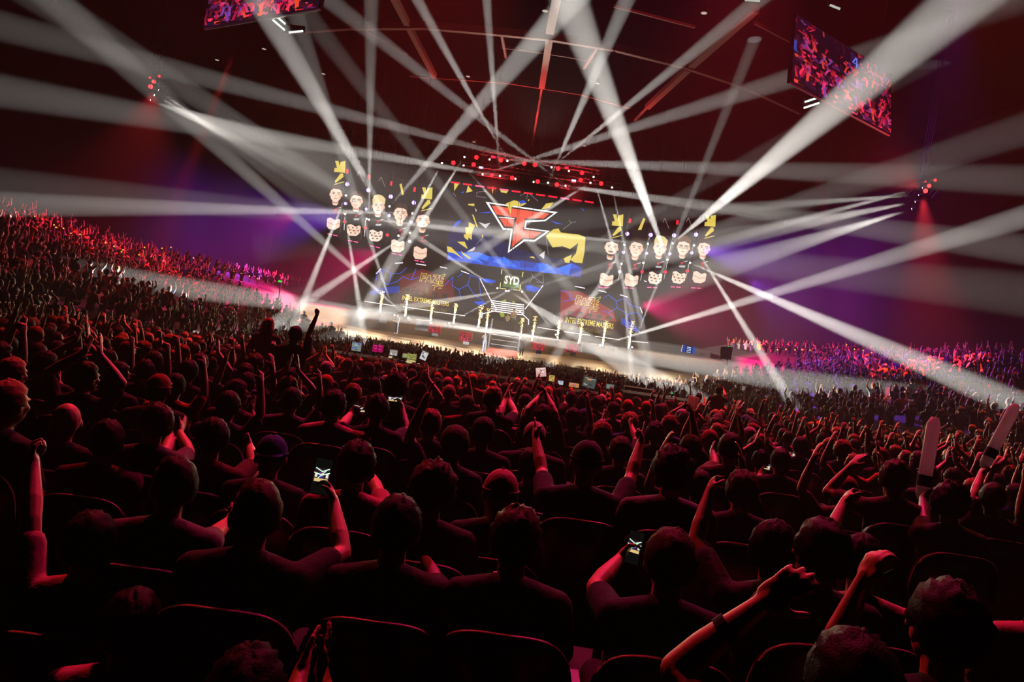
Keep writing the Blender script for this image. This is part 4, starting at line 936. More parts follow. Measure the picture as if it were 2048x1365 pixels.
# ------------------------------------------------------------------ seats
SEATF = mat('seat_dark_plastic', '1c1418', .38, 0, (30, .1)); SEATC = mat('seat_charcoal_cloth', '141014', .9, 0, (60, .5))
def seat_proto():
    m = MB(); n = 24; prof = []
    for j in range(n + 1):
        t = PI * j / n; c_, s_ = math.cos(t), math.sin(t)
        prof.append((-.262 * math.copysign(abs(c_) ** .55, c_), .28 * abs(s_) ** .7))
    pts = [(-.25, -.42)] + [(x, z) for x, z in prof] + [(.25, -.42)]
    fr = [(x, .05 * (1 - (x / .27) ** 2) * -1 + .02, .66 + z) for x, z in pts]; bk = [(x * .93, y + .07, z - .012) for x, y, z in fr]
    N = len(fr); m.add(fr + bk, [(i, i + 1, N + i + 1, N + i) for i in range(N - 1)])
    c0 = len(m.v); m.v += [(0, -.05, .66), (0, .03, .66)]
    for i in range(N - 1): m.f += [(i + 1, i, c0), (N + i, N + i + 1, c0 + 1)]; m.m += [0, 0]
    m.f += [(0, N - 1, c0), (N - 1 + N, N, c0 + 1)]; m.m += [0, 0]
    root = empty('folding_seat', (0, -50, 0))
    m.build('backrest', SEATF, root, True)
    MB().tube([(x, y - .004, z) for x, y, z in fr[1:-1]], .011, 6).build('rim_highlight', mat('seat_rim_highlight', 'a08890', .35), root, True)  # pale pinkish tube, rim light of the seat top put into its colour
    MB().box((0, .3, .43), (.46, .42, .09)).box((0, .3, .385), (.42, .36, .04)).build('seat_cushion', SEATC, root)
    for q in (-1, 1): MB().box((q * .265, .12, .31), (.035, .10, .62)).box((q * .265, .25, .62), (.045, .3, .03)).build('armrest', SEATF, root)
    return root
SEAT = seat_proto(); SEATS = []
def place_seat(x, y, z, rz=0.0):
    o = SEAT if not SEATS else copy_tree(SEAT)
    o.location = (x, y, z); o.rotation_euler = (0, 0, rz); SEATS.append(o); return o
# ------------------------------------------------------------------ phones and other held things
PHB = mat('phone_black', '0c0c10', .25, .2)
def phone(c, label, w=.072, h=.15, wide=False, roll=0.0):
    c = Vector(c); f = (EYE - c).normalized(); e_ = empty('phone', c); tag(e_, label, 'phone', 'phones filming the stage')
    z = Vector((0, 0, 1)); x = z.cross(f).normalized() ; z = f.cross(x)
    R_ = Matrix((x, -f, z)).transposed() @ Matrix.Rotation(roll, 3, 'Y')
    if wide: w, h = h, w
    e_.rotation_euler = R_.to_euler()
    MB().box((0, .005, 0), (w, .009, h)).build('casing', PHB, e_)
    A = Art(lambda a, b, d: Vector(((a - .5) * w * .92, -.001 - d * .05, (.5 - b) * h * .95)), .004)
    A.poly([(0, 0), (1, 0), (1, 1), (0, 1)], '0a0c0a', 1)
    o_, s_ = (.0, 1.0) if wide else (.22, .5)
    g = lambda pts: [(a, o_ + b * s_) for a, b in pts]
    A.poly(g([(.05, .1), (.95, .1), (.95, .9), (.05, .9)]), '301828', .9)
    A.poly(g([(.1, .7), (.9, .7), (.9, .88), (.1, .88)]), 'e0c080', 1)
    A.poly(g([(.3, .35), (.7, .35), (.6, .65), (.35, .65)]), '2a3a90', 1); A.poly(g([(.42, .38), (.62, .38), (.52, .6)]), 'ff5040', 1.2)
    for a in (.1, .75): A.poly(g([(a, .4), (a + .15, .4), (a + .15, .65), (a, .65)]), 'e8e0d0', 1)
    for q in ([(.5, .3), (.1, .12)], [(.5, .3), (.9, .12)], [(.5, .5), (.95, .35)], [(.5, .5), (.05, .4)], [(.3, .7), (.75, .2)]): A.line(g(q), .03, 'c8ffd8', 1.2)
    A.build('screen', None).parent = e_
    return e_
# ------------------------------------------------------------------ people one can point at
def reach(Sp, px, py, L, far=True):
    d = ray(px, py).normalized(); oc = EYE - Sp; b = oc.dot(d); c_ = oc.dot(oc) - L * L; disc = b * b - c_
    if disc <= 0: t = -b; q = EYE + d * t; return Sp + (q - Sp).normalized() * L
    t = -b + math.sqrt(disc) * (1 if far else -1); return EYE + d * t
PEOPLE = []          # (px, py, radius px) kept clear by the generated crowd
HERO_POS = []; BASES = []
def person(head, w, label, hair='short', hc='black', shirt='black', skin=0, yaw=0.0, tilt=0.0, lean=0.0, L=None, R=None, hpL='open', hpR='open', seated=True, group=None, seat=True, bulk=1.0, y=None, rz=None, eyes=None, palmL=None, palmR=None, scale=1.0):
    y = y or FPX * .172 * scale / w
    Hc = P(head[0], head[1], y)
    rz_ = rz if rz is not None else math.atan2(-Hc.x * .55, y + 30) * -1 * -1
    zf = Hc.z - (1.20 if seated else 1.65) * scale
    fig0 = Vector((Hc.x, Hc.y, zf))
    Rz = Matrix.Rotation(rz_, 3, 'Z')
    hip = .50 if seated else .95; up = Vector((0, .08 + lean, 1)).normalized(); neck = Vector((0, 0, hip)) + up * .56; shz = neck.z - .07
    base = fig0 - Rz @ Vector((0, neck.y + .03, 0)) * scale
    arms = [None, None]
    for i, (A_, q) in enumerate(((L, -1), (R, 1))):
        if A_ is None: continue
        Sw = base + Rz @ (Vector((q * .185 * bulk, neck.y - .015, shz)) * scale)
        el, wr = A_[0], A_[1]; fe = A_[2] if len(A_) > 2 else True; fw = A_[3] if len(A_) > 3 else True
        E_ = reach(Sw, el[0], el[1], .29 * scale, fe); W_ = reach(E_, wr[0], wr[1], .255 * scale, fw)
        arms[i] = (Rz.inverted() @ (E_ - base) / scale, Rz.inverted() @ (W_ - base) / scale)
        HERO_POS.append(proj(W_))
    near = w > 34
    f = Fig(seated, yaw, tilt, lean, 1, tuple(arms), hair, (hpL, hpR), (palmL, palmR), .007 if w > 60 else (.009 if near else .013), seed=int(head[0]) % 97, bulk=bulk, eyes=(abs(yaw) > .6 if eyes is None else eyes) and near)
    o = f.make(base, rz_, skin, shirt, hc, scale); tag(o, label, 'person', group)
    PEOPLE.append((head[0], head[1], w)); BASES.append((base.x, base.y))
    if seated and seat and w > 20:
        b2 = base + Rz @ Vector((0, -.12, 0)); place_seat(b2.x, b2.y, zf, rz_)
    o['_w'] = 0; del o['_w']
    return o, base, Rz, arms, scale
def wrist(pr, i):
    o, base, Rz, arms, sc = pr; E_, W_ = arms[i]; d = (W_ - E_).normalized(); return base + Rz @ ((W_ + d * .09) * sc)
# front rows, nearest the camera first
a = person((1030, 1085), 92, 'brown-haired person in a dark tee, fist beside the left cheek, at bottom centre', 'messy', 'brown', 'charcoal', L=((960, 1230), (978, 1180)), hpL='fist')
a = person((1338, 1128), 94, 'person in a blue and orange shirt holding up a phone left-handed, right of bottom centre', 'short', 'brown', 'navy', L=((1190, 1175), (1238, 1120)), hpL='hold', R=None, yaw=.1)
phone(wrist(a, 0) + Vector((.03, 0, .02)), 'lit phone held upright low at the right of the bottom centre', roll=.1)
a = person((792, 1060), 92, 'dark-haired person in a dark tee clapping at the right of the face', 'short', 'black', 'black', yaw=-.15, R=((872, 1170), (846, 1115)), hpR='clap', palmR=Vector((-1, 0, 0)))
a = person((510, 1030), 96, 'person with glasses and cropped hair holding a phone high with a bare right arm', 'receding', 'brown', 'black', yaw=-.55, eyes=True, R=((684, 1108), (668, 1010)), hpR='hold')
phone(wrist(a, 1) + Vector((-.05, 0, .05)), 'brightest tall phone held high at the left of centre, showing the stage', .078, .16, roll=.08)
a = person((345, 975), 84, 'balding person in glasses and a pale grey tee turning to the right', 'receding', 'black', 'grey', yaw=-.8, eyes=True, R=((425, 1075), (455, 1045)), hpR='relax')
a = person((1000, 990), 68, 'person wearing a pale pink backwards cap, seated behind the bottom centre', 'cap', 'pink', 'black')
a = person((864, 985), 74, 'curly brown-haired person in a black tee left of the pink cap', 'curly', 'brown', 'black', yaw=-.2)
a = person((712, 935), 68, 'dark-haired person in a white shirt, sunglasses pushed up on the hair, hand raised', 'messy', 'black', 'pink', yaw=-.3, R=((756, 985), (740, 950)), hpR='hold')
gl = MB(); hcw = P(705, 905, FPX * .172 / 68 - .02)
for q in (-1, 1): gl.ball(hcw + Vector((q * .033, .02, .006 - q * .006)), (.03, .03, .014))
gl.cone(hcw + Vector((-.01, 0, .01)), .005, hcw + Vector((.01, 0, .008)), .005)
tag(gl.build('sunglasses', mat('violet_mirror_lens', '9060d0', .1, .9)), 'violet mirrored sunglasses resting on dark hair left of centre', 'sunglasses')
a = person((1172, 928), 62, 'long-haired person in a dark cap with both arms up, pointing fingers raised', 'cap', 'navy', 'navy', L=((1084, 945), (1072, 880)), R=((1262, 955), (1280, 890)), hpL='point', hpR='point', bulk=1.1, lean=0)
a = person((1343, 948), 64, 'curly black-haired person in a white jersey with black lettering and the number 23', 'curly', 'black', 'grey', skin=1, bulk=1.1)
o_, base_, Rz_, _, _ = a; cen = base_ + Rz_ @ Vector((0, -.10, .92))
def jersey_text(txt, c, w, h):
    A = Art(lambda a_, b_, d: c + Vector((a_, -.045 - d * .2 - abs(a_) * -.12, -b_)))
    A.text(txt, -w / 2, h / 2, w, h, '101010', .02, 0, bold=.03)
    o = A.mb.build('lettering', [mat('black_print', '060606', .8)]); o.parent = o_; o.matrix_parent_inverse = (Matrix.Translation(o_.location) @ Matrix.Rotation(o_.rotation_euler.z, 4, 'Z')).inverted()
jersey_text('SYDNEY', cen + Vector((0, 0, .0)), .26, .055); jersey_text('23', cen + Vector((0, 0, -.16)), .2, .16)
a = person((1482, 985), 56, 'short fair-haired person in a black tee behind the raised bare arms', 'messy', 'brown', 'black', yaw=.1)
a = person((1548, 1105), 84, 'person in a slate tee facing left with a bare left arm raised to a fist', 'short', 'black', 'charcoal', skin=1, yaw=.9, eyes=True, L=((1392, 1085), (1418, 990)), hpL='fist')
a = person((1640, 1110), 92, 'black-haired person in a dark top beside the one facing left', 'messy', 'black', 'black', skin=1, yaw=-.2)
a = person((1722, 1130), 80, 'person in a pink tee lifting a bent bare arm with a curled hand', 'short', 'black', 'pink', skin=1, yaw=.8, eyes=True, L=((1656, 1085), (1688, 1010)), hpL='fist')
a = person((542, 915), 60, 'person wearing a blue cap forwards in a black tee', 'cap', 'blue', 'black', yaw=-.2)
a = person((424, 880), 58, 'dark-haired person raising one hand beside the face, two seats left of the blue cap', 'short', 'black', 'maroon', yaw=-.6, eyes=True, R=((508, 925), (500, 895)), hpR='open')
a = person((310, 850), 56, 'person turned right, clapping hands held high', 'messy', 'brown', 'grey', yaw=-.8, eyes=True, R=((378, 905), (358, 865)), hpR='clap', L=((330, 905), (345, 870)), hpL='clap')
a = person((132, 845), 54, 'bald person in glasses and a dark tee on the left', 'bald', 'black', 'black', yaw=-.6, eyes=True)
a = person((212, 885), 60, 'dark-haired person with a hand behind the head on the left', 'short', 'black', 'maroon', yaw=-.4, R=((285, 960), (240, 905)), hpR='relax')
a = person((1068, 875), 40, 'broad-shouldered person in a white cap and a dark tee', 'beanie', 'white', 'charcoal', bulk=1.3)
a = person((966, 868), 44, 'dark-haired person in a black tee left of the broad-shouldered one', 'short', 'black', 'black')
a = person((860, 850), 42, 'ginger-haired person in a dark tee, fifth row', 'short', 'ginger', 'black')
a = person((933, 812), 28, 'fair-haired person in a bright red tee between two dark seats', 'short', 'brown', 'red', bulk=1.1)
a = person((754, 822), 42, 'tousled dark-haired person in a navy shirt filming sideways with a raised arm', 'messy', 'black', 'navy', R=((812, 862), (805, 820)), hpR='hold')
phone(wrist(a, 1) + Vector((-.06, 0, .03)), 'phone held sideways by the navy-shirted person left of centre', wide=True)
a = person((667, 815), 44, 'black-haired person in a pale top holding a phone sideways at arm height', 'messy', 'black', 'pink', R=((745, 880), (738, 835)), hpR='hold', L=((690, 850), (700, 830)), hpL='hold')
phone(wrist(a, 1) + Vector((-.06, 0, -.0)), 'bright phone held sideways, just left of centre in the upper rows', wide=True)
a = person((792, 777), 38, 'person with a big curly bush of dark hair', 'curly', 'brown', 'black')
a = person((735, 742), 22, 'short-haired person turning right, clapping, near the left control desks', 'messy', 'brown', 'red', yaw=-.8)
a = person((652, 770), 26, 'person in an orange hood near the left control desks', 'beanie', 'orange', 'orange')
a = person((537, 652), 19, 'ginger-haired standing person in a black tee seen from behind, high on the left', 'long', 'ginger', 'black', seated=False, y=11.8)
a = person((590, 672), 26, 'bearded person in a black tee standing with one fist thrust straight up', 'short', 'black', 'black', skin=1, yaw=-.6, seated=False, y=9.2, R=((618, 668), (634, 630)), hpR='fist', bulk=1.1)
a = person((1397, 796), 12.5, 'person in a white top filming with both hands at the right end of the desks', 'bun', 'black', 'white', seated=False, L=((1388, 808), (1396, 800)), R=((1410, 806), (1408, 797)))
a = person((1438, 782), 13.5, 'standing person in a black hooded top with hands lifted, right of the white top', 'short', 'black', 'black', seated=False, R=((1450, 790), (1447, 780)), hpR='hold')
a = person((1545, 838), 17, 'person thrusting a bent bare arm into the white light', 'short', 'black', 'maroon', L=((1519, 832), (1526, 806)), hpL='fist')
a = person((1500, 828), 14, 'person in a pale bucket hat lit white', 'cap', 'white', 'white')
a = person((1085, 838), 36, 'dark-haired person lifting both bare arms into a ring overhead', 'messy', 'black', 'black', L=((1056, 822), (1078, 795)), R=((1108, 815), (1092, 790)), hpL='hold', hpR='hold')
a = person((985, 800), 34, 'fair-haired person clapping hands overhead, behind the white cap', 'messy', 'blond', 'black', L=((1000, 830), (1010, 800)), R=((1030, 828), (1018, 800)), hpL='clap', hpR='clap')
a = person((1310, 870), 30, 'dark-haired person with an arm raised and one finger up, right of centre', 'curly', 'black', 'navy', L=((1272, 880), (1262, 850)), hpL='point')
a = person((1380, 900), 40, 'person holding up a pale foam cup in a straight raised arm', 'short', 'black', 'black', skin=1, R=((1388, 875), (1384, 835)), hpR='hold')
cu = MB().tube([wrist(a, 1) + Vector((0, 0, -.04)), wrist(a, 1) + Vector((.02, 0, .10))], [.035, .048], 14).build('drink_cup', inflated('pale_plastic', 'e0c8c0')); tag(cu, 'pale plastic cup held high right of centre', 'cup')
a = person((1240, 905), 40, 'brown-haired person in a black tee behind the raised right hand', 'messy', 'brown', 'black')
a = person((1460, 900), 44, 'black-haired person in a maroon tee with one hand near the face', 'short', 'black', 'maroon', skin=2, yaw=.3, L=((1430, 930), (1425, 905)), hpL='open')
a = person((1790, 960), 50, 'person facing left lifting a long bent arm across the row', 'messy', 'brown', 'maroon', skin=1, yaw=.8, eyes=True, L=((1655, 985), (1700, 935)), hpL='open', scale=1.0)
a = person((1900, 1010), 54, 'dark-haired person gripping a white inflatable stick', 'curly', 'black', 'black', skin=2, yaw=.7, eyes=True, L=((1850, 1040), (1846, 1000)), hpL='fist')
def thunder(c, t, label, r=.045, Ln=.6):
    c = Vector(c); d = Vector(t).normalized(); m = MB(); m.tube([c, c + d * .05, c + d * Ln * .5, c + d * (Ln - .05), c + d * Ln], [r * .55, r, r, r, r * .5], 14)
    o = m.build('inflatable_stick', inflated('white_inflated_plastic', 'd8d0dc'), None, True); tag(o, label, 'inflatable stick', 'white inflatable cheering sticks')
    m = MB(); m.tube([c + d * .1, c + d * .18], r * 1.03, 14); m.build('printed_band', CLOTH['navy'], o)
thunder(wrist(a, 0) - Vector((0, 0, .05)), (.05, .1, 1), 'white inflatable stick held upright in a fist at the right')
a = person((1985, 1000), 44, 'person in a dark top raising two white sticks at the right edge', 'short', 'black', 'black', skin=1, yaw=.5, L=((1950, 990), (1962, 950)), hpL='fist')
thunder(wrist(a, 0), (.35, .05, 1), 'white inflatable stick leaning right at the right edge')
a = person((1700, 1385), 165, 'person at the bottom right corner thrusting a bare braceleted arm forwards', 'short', 'black', 'maroon', skin=0, L=((1350, 1340), (1530, 1205)), hpL='relax', bulk=1.0, seat=False, palmL=Vector((.2, 1, -.8)))
E_ = a[1] + a[2] @ a[3][0][0]; W_ = a[1] + a[2] @ a[3][0][1]; dd = (W_ - E_).normalized(); pb = E_.lerp(W_, .62)
tag(MB().tube([pb - dd * .014, pb + dd * .014], .0385, 18).build('wristband', CLOTH['navy']), 'dark blue cloth wristband on the nearest raised forearm at bottom right', 'wristband')
a = person((1890, 1262), 128, 'dark-haired person at the lower right with a bare arm raised and fingers curled', 'messy', 'black', 'black', skin=0, L=((1655, 1315), (1742, 1130)), hpL='hold', seat=False)
a = person((490, 1400), 138, 'dark person at the bottom left holding up two clapping hands', 'messy', 'black', 'black', skin=1, R=((668, 1500), (642, 1345)), hpR='clap', palmR=Vector((-1, .2, 0)), L=((580, 1505), (600, 1350)), hpL='clap', palmL=Vector((1, .2, 0)), seat=False)
a = person((178, 1090), 90, 'person at the left edge in a pink top with one fist raised', 'short', 'black', 'pink', skin=0, L=((62, 1040), (66, 930)), hpL='fist', bulk=1.05)
a = person((262, 1255), 104, 'dark-haired person in a violet top at the bottom left corner', 'short', 'black', 'pink', skin=1, yaw=-.3, seat=False)
a = person((1560, 925), 36, 'dark-haired person holding a bright phone sideways above the row, right', 'short', 'black', 'black', L=((1516, 970), (1522, 945)), hpL='hold')
phone(wrist(a, 0) + Vector((.02, 0, .02)), 'brightest sideways phone on the right, above a dark head', wide=True)
a = person((1440, 935), 36, 'person holding a small sideways phone beside raised hands', 'messy', 'brown', 'black', L=((1408, 965), (1408, 948)), hpL='hold')
phone(wrist(a, 0) + Vector((.0, 0, .02)), 'small sideways phone left of the raised fist, right half', wide=True)
a = person((1600, 895), 28, 'person with a phone held sideways, two rows above the brightest phone', 'short', 'black', 'blue', L=((1585, 925), (1581, 915)), hpL='hold')
phone(wrist(a, 0) + Vector((.0, 0, .02)), 'dim sideways phone above the brightest phone, right', wide=True)
a = person((805, 905), 42, 'dark-haired person in a black tee in front of the curly brown-haired one', 'short', 'black', 'black')
a = person((1142, 800), 22, 'person with cropped hair lifting a phone near the middle control desk', 'short', 'brown', 'black', L=((1132, 808), (1138, 798)), hpL='hold')
phone(wrist(a, 0) + Vector((0, 0, .05)), 'small bright phone below the middle control desk', wide=True)
a = person((945, 762), 18, 'person in a bright orange knitted hat with raised elbows', 'beanie', 'orange', 'red')
a = person((1255, 815), 20, 'person wearing a round orange foam hat, below the right desks', 'beanie', 'orange', 'red')
a = person((1292, 818), 20, 'second orange foam hat wearer, right of the first', 'beanie', 'orange', 'maroon')
a = person((895, 770), 20, 'person in a pink cap above the red tee', 'beanie', 'pink', 'red')
print('heroes', len(PEOPLE))
# two people in the entrance, stage crew, and the seated team
tiny = {}
def small(px, py, y, H, label, pose='stand', shirt='black', hair='black', skin=0, rz=0.0, group=None, seated=False, mirror=False):
    """px, py = feet (or seat) pixel"""
    k = (pose, seated)
    if k not in tiny:
        ar = {'stand': (None, None), 'fist': (None, ((.3, .05, 1.62), (.26, .08, 1.86))), 'carry': (((-.24, .2, 1.25), (-.05, .35, 1.45)), ((.24, .2, 1.25), (.08, .35, 1.45)))}[pose]
        if seated: ar = (None, None)
        tiny[k] = Fig(seated, 0, 0, 0, 1, ar, 'short', ('relax', 'fist'), (None, None), .02, 3, dec=.6)
    p = P(px, py, y); o = tiny[k].make(p, rz, skin, shirt, hair, H / 1.76); tag(o, label, 'person', group); return o
small(1012, 661, 73.2, 1.8, 'person in a white jersey and blue shorts standing in the stage entrance', 'stand', 'white', 'black', rz=PI)
small(1023, 659, 74.0, 2.2, 'person in a white jacket beside the one in blue shorts', 'stand', 'white', 'brown', rz=PI)
small(1074, 712, 62.0, 1.75, 'stagehand in black standing right of the stairs', 'stand', 'black', rz=PI)
small(792, 668, 60.0, 1.75, 'stagehand in black walking at the left end of the stage', 'stand', 'black', rz=PI - .6)
small(967, 705, 58.5, 1.75, 'camera operator in black left of the stairs', 'carry', 'black', rz=.3)
small(1042, 712, 58.5, 1.75, 'camera operator in orange and black right of the stairs', 'carry', 'orange', rz=.3)
for i, (a, b) in enumerate(((802, 590), (826, 592), (848, 596), (870, 601), (888, 604))): small(a, b + 6, 77.6, 1.76, 'player in a pale jersey behind the left desk, %s from the left' % ordn[i], 'stand', 'pink', rz=PI, group='players behind the left desk', seated=True)
small(853, 590, 78.0, 1.8, 'coach in a pale shirt standing behind the left desk', 'stand', 'pink', rz=PI)
for i, (a, b, yy, lb) in enumerate(((802, 722, 23, 'operator in black seated before the olive monitor'), (1131, 790, 22.6, 'operator silhouetted between the amber monitor and the tilted one'), (1234, 792, 22.6, 'operator in black at the grey green monitor'), (1241, 770, 24.6, 'person in black with long hair lit from behind near the right desk'), (732, 700, 24, 'person in a white shirt raising a camera above the left desks'))):
    p = P(a, b, yy); o_ = small(a, b, yy, 1.7, lb, 'carry' if i in (3, 4) else 'stand', 'white' if i == 4 else 'black', seated=False); 
    o_.location.z = floor_z(p.x, yy)
# ------------------------------------------------------------------ generated crowd
POSES = {
 'resting': (None, None, ('relax', 'relax')),
 'clapping': (((-.26, .16, .86), (-.045, .30, 1.02)), ((.26, .16, .86), (.045, .30, 1.02)), ('clap', 'clap')),
 'with both arms up': (((-.34, .05, 1.16), (-.28, .08, 1.42)), ((.34, .05, 1.16), (.26, .1, 1.42)), ('open', 'open')),
 'with the right fist up': (None, ((.30, .04, 1.2), (.26, .06, 1.46)), ('relax', 'fist')),
 'with the left arm up': (((-.30, .05, 1.2), (-.24, .1, 1.46)), None, ('open', 'relax')),
 'clapping overhead': (((-.30, .08, 1.2), (-.06, .14, 1.40)), ((.30, .08, 1.2), (.06, .14, 1.40)), ('clap', 'clap')),
 'pointing with the right hand': (None, ((.26, .14, 1.16), (.2, .2, 1.42)), ('relax', 'point')),
}
HS = ['short', 'messy', 'curly', 'long', 'cap', 'beanie', 'bun', 'short', 'messy', 'short', 'receding']
MID = []
combos = []
pk = list(POSES)
for j in range(18):
    pn = pk[[0, 0, 1, 2, 3, 4, 5, 6, 0, 1, 2, 3, 0, 1, 4, 0, 5, 2][j]]; hs = HS[(j * 3 + j // 5) % len(HS)]
    combos.append((pn, hs))
for j, (pn, hs) in enumerate(combos):
    A_ = POSES[pn]
    MID.append((pn, hs, Fig(True, [0, .3, -.3, .6, -.6][j % 5], 0, .02, 1, (A_[0], A_[1]), hs, A_[2], (Vector((1, 0, .2)) if 'clap' in pn else None, Vector((-1, 0, .2)) if 'clap' in pn else None), .013, j * 5 + 1, bulk=(1, 1.08, .94)[j % 3])))
def hits(px, py, w):
    for (a_, b_, c_) in PEOPLE:
        if abs(px - a_) < (c_ + w) * .42 and abs(py - b_) < (c_ + w) * .5: return True
    return False
cand = []
yy = 2.05; row = 0
r = random.Random(99)
def stage_zone(x, y): return y > 53 and abs(x) < 23.5
while yy < 78:
    sp = .56 if yy < 25 else .74
    n = int(30 / sp)
    for i in range(-n, n + 1):
        x = i * sp + (.28 if row % 2 else 0) + r.uniform(-.06, .06); y = yy + r.uniform(-.08, .08) - (.0009 * x * x if yy < 21 else 0)
        if y < 1.6 or abs(x) > .80 * y + 1.2 or abs(x) > 28 - .08 * max(0, y - 40): continue
        if 20.6 < y < 25.2 and abs(x) < 15: continue
        if stage_zone(x, y) or (y > 52 and abs(x) < 24.0 and y > 52.5): continue
        if (y > 60 and abs(x) < 24.3): continue
        if 36 < y < 53 and abs(x) < 16 and r.random() < .35: continue
        if abs(x) > 15 and (int(abs(x) / 5.2 + y * .02) != int((abs(x) + .55) / 5.2 + y * .02)): continue   # stepped aisles
        if r.random() < .05: continue
        st = y > 25 or r.random() < .10 or (abs(x) > 14 and r.random() < .4)
        zf = floor_z(x, y) + r.uniform(-.03, .03)
        if y > 25 and abs(x) < 14: hz = zf + 1.65
        else: hz = zf + (1.2 if y < 22 and abs(x) < 14 else 1.3)
        q = proj((x, y, hz))
        if q is None or not (-60 < q[0] < 2110 and -40 < q[1] < 1480): continue
        w = FPX * .172 / y
        if hits(q[0], q[1], w) or any(abs(x - a_) < .44 and abs(y - b_) < .5 for a_, b_ in BASES): continue
        cand.append((x, y, zf, hz, q, w, row))
    yy += .86 if yy < 25 else .95; row += 1
cand.sort(key=lambda c: c[1])
NI = max(0, 296 - len(PEOPLE) - 18)
near, far = cand[:NI], cand[NI:]
print('crowd', len(cand), 'individual', len(near))
SC = ['black', 'black', 'charcoal', 'navy', 'black', 'maroon', 'grey', 'white', 'red', 'black', 'navy', 'orange', 'pink', 'green', 'charcoal', 'blue']
rows_ = {}
for c in near: rows_.setdefault(c[6], []).append(c)
big = 'first second third fourth fifth sixth seventh eighth ninth tenth eleventh twelfth thirteenth fourteenth fifteenth sixteenth seventeenth eighteenth nineteenth twentieth'.split()
def nth(i): return big[i] if i < 20 else ('%s-%s' % (('twenty', 'thirty', 'forty', 'fifty')[(i + 1) // 10 - 2], big[(i + 1) % 10 - 1]) if (i + 1) % 10 else ('thirtieth', 'fortieth', 'fiftieth')[(i + 1) // 10 - 3])
RN = sorted(rows_)
for rk, R_ in enumerate(RN):
    L_ = sorted(rows_[R_], key=lambda c: c[4][0])
    for j, (x, y, zf, hz, q, w, _) in enumerate(L_):
        v = r.randrange(len(MID)); pn, hs, F_ = MID[v]
        if y < 4.2: pn, hs, F_ = MID[[0, 1, 8, 12][r.randrange(4)]]
        if y > 9 and abs(x) < .35 * y and r.random() < .5 and ('up' in pn or 'over' in pn or 'point' in pn): pn, hs, F_ = MID[[0, 1, 8, 12][r.randrange(4)]]
        if y > 4.2 and x > 8 * y / 22 and r.random() < .35: pn, hs, F_ = MID[[3, 4, 5, 6, 10, 11][r.randrange(6)]]
        shirt = r.choice(SC); hc = r.choice(['black', 'black', 'brown', 'black', 'brown', 'blond', 'ginger']) if hs not in ('cap', 'beanie') else r.choice(['black', 'navy', 'white', 'red', 'orange', 'blue', 'grey'])
        rz_ = math.atan2(x * .35, 40) + r.uniform(-.3, .3) + (0)
        o = F_.make((x, y - .09, hz - 1.20), rz_, r.choice([0, 0, 1, 2, 0]), shirt, hc, 1 + r.uniform(-.03, .04))
        hl = {'short': 'short %s hair', 'messy': 'tousled %s hair', 'curly': 'curly %s hair', 'long': 'long %s hair', 'cap': 'a %s cap', 'beanie': 'a %s beanie', 'bun': '%s hair in a bun', 'receding': 'thin %s hair'}[hs] % hc
        tag(o, '%s top, %s, %s, %s in row %s from camera' % (shirt, hl, pn.replace('with ', '').replace('the ', ''), nth(j), nth(rk)), 'person', 'seated audience of the near block')
        if y < 10.5 and abs(x) < 9: place_seat(x, y - .21, hz - 1.20, rz_ * .3)
def nth_seat():
    L_ = [(o, proj(o.location + Vector((0, 0, .9)))) for o in SEATS]
    for o, q in L_:
        pass
    rows = {}
    for o, q in L_: rows.setdefault(round(o.location.y / .86), []).append((q[0] if q else 0, o))
    for k, kk in enumerate(sorted(rows)):
        for j, (_, o) in enumerate(sorted(rows[kk], key=lambda t: t[0])):
            tag(o, 'dark folding seat, %s from left in the %s seat row from camera' % (nth(j), nth(k)), 'seat', 'folding seats of the near block')
nth_seat()
# the rest of the crowd: one mass
class Far: pass
FARS = []
for j in range(12):
    pn = pk[j % 7]; A_ = POSES[pn]
    stand = j >= 6
    def lift(a_): return None if a_ is None else tuple(tuple((v[0], v[1], v[2] + .45)) for v in a_)
    ar = (lift(A_[0]), lift(A_[1])) if stand else (A_[0], A_[1])
    f = Fig(not stand, [0, .5, -.5][j % 3], 0, .02, 1, ar, HS[j % 7], A_[2], (None, None), .03, j, dec=.30, nolegs=True)
    vs, fs, ms = [], [], []; n0 = 0
    for me, k in ((f.body, 0), (f.shirt, 1), (f.hair, 2)):
        a = np.empty(len(me.vertices) * 3, np.float32); me.vertices.foreach_get('co', a); vs.append(a.reshape(-1, 3))
        me.calc_loop_triangles(); t = np.empty(len(me.loop_triangles) * 3, np.int32); me.loop_triangles.foreach_get('vertices', t)
        fs.append(t.reshape(-1, 3) + n0); ms.append(np.full(len(fs[-1]), k, np.int32)); n0 += len(vs[-1])
    FARS.append((np.concatenate(vs), np.concatenate(fs), np.concatenate(ms), 1.65 if stand else 1.20, stand))
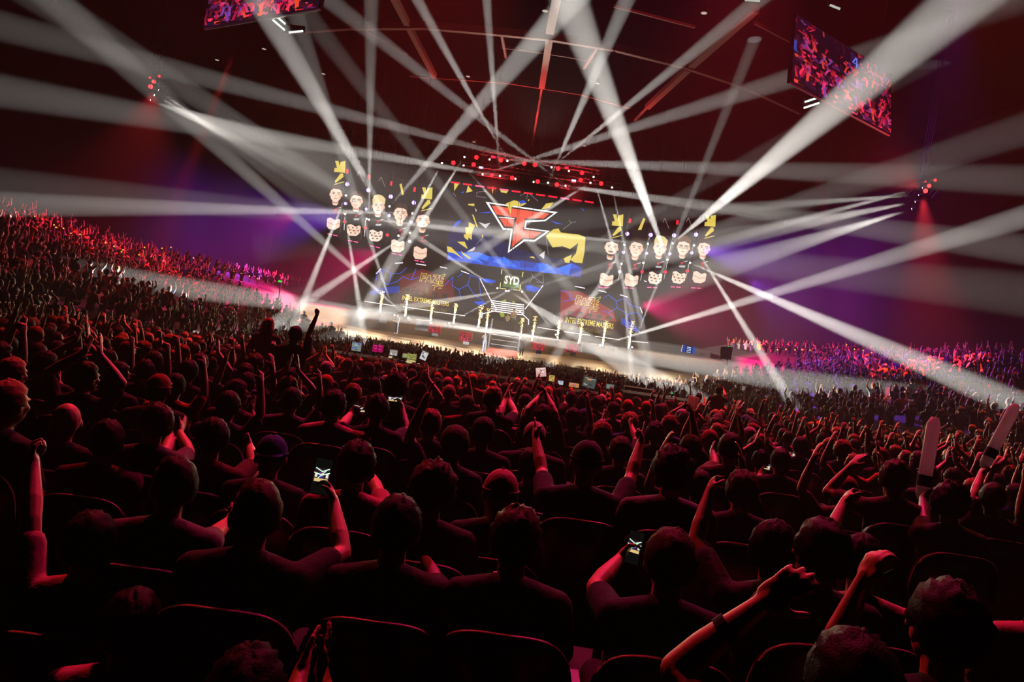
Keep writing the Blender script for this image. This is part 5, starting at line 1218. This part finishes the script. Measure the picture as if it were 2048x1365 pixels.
print('far tris', [len(f[1]) for f in FARS])
cm = [SKIN[0], SKIN[1], SKIN[2]] + [CLOTH[k] for k in ('black', 'charcoal', 'navy', 'grey', 'white', 'maroon', 'red', 'orange', 'yellow', 'pink', 'blue')] + [HAIRM[k] for k in ('black', 'brown', 'blond')] + [CLOTH['orange']]
VV, FF, MM = [], [], []; n0 = 0
rg = np.random.default_rng(5)
for (x, y, zf, hz, q, w, _) in far:
    ups = ([0, 0, 0, 1, 0, 4] if abs(x) < 10 and y > 12 else [0, 1, 2, 3, 4, 5]) if (y < 22) else ([6, 7, 8, 9, 10, 11])
    v, f, m, hh, st = FARS[int(rg.choice(ups))]
    a = math.atan2(x * .5, 40) + rg.uniform(-.5, .5); c_, s_ = math.cos(a), math.sin(a); sc = rg.uniform(.95, 1.06)
    Rm = np.array([[c_, s_, 0], [-s_, c_, 0], [0, 0, 1]], np.float32)
    VV.append((v * sc) @ Rm + np.array([x, y, hz - hh], np.float32)); FF.append(f + n0); n0 += len(v)
    lut = np.array([rg.choice([0, 0, 1, 2]), 3 + rg.choice(11, p=[.24, .12, .12, .1, .12, .08, .05, .04, .04, .05, .04]), 14 + rg.choice(4, p=[.6, .26, .08, .06])])
    MM.append(lut[m])
if VV:
    VV = np.concatenate(VV).astype(np.float32); FF = np.concatenate(FF).astype(np.int32); MM = np.concatenate(MM).astype(np.int32)
    me = bpy.data.meshes.new('crowd'); me.vertices.add(len(VV)); me.vertices.foreach_set('co', VV.ravel())
    me.loops.add(FF.size); me.loops.foreach_set('vertex_index', FF.ravel()); me.polygons.add(len(FF)); me.polygons.foreach_set('loop_start', np.arange(0, FF.size, 3, dtype=np.int32))
    for m in cm: me.materials.append(m)
    me.polygons.foreach_set('material_index', MM); me.polygons.foreach_set('use_smooth', np.ones(len(FF), bool)); me.update(); me.validate()
    o = bpy.data.objects.new('crowd', me); C.objects.link(o); tag(o, 'dense audience filling the side blocks and the floor up to the stage', 'crowd', kind='stuff')
    print('crowd tris', len(FF))
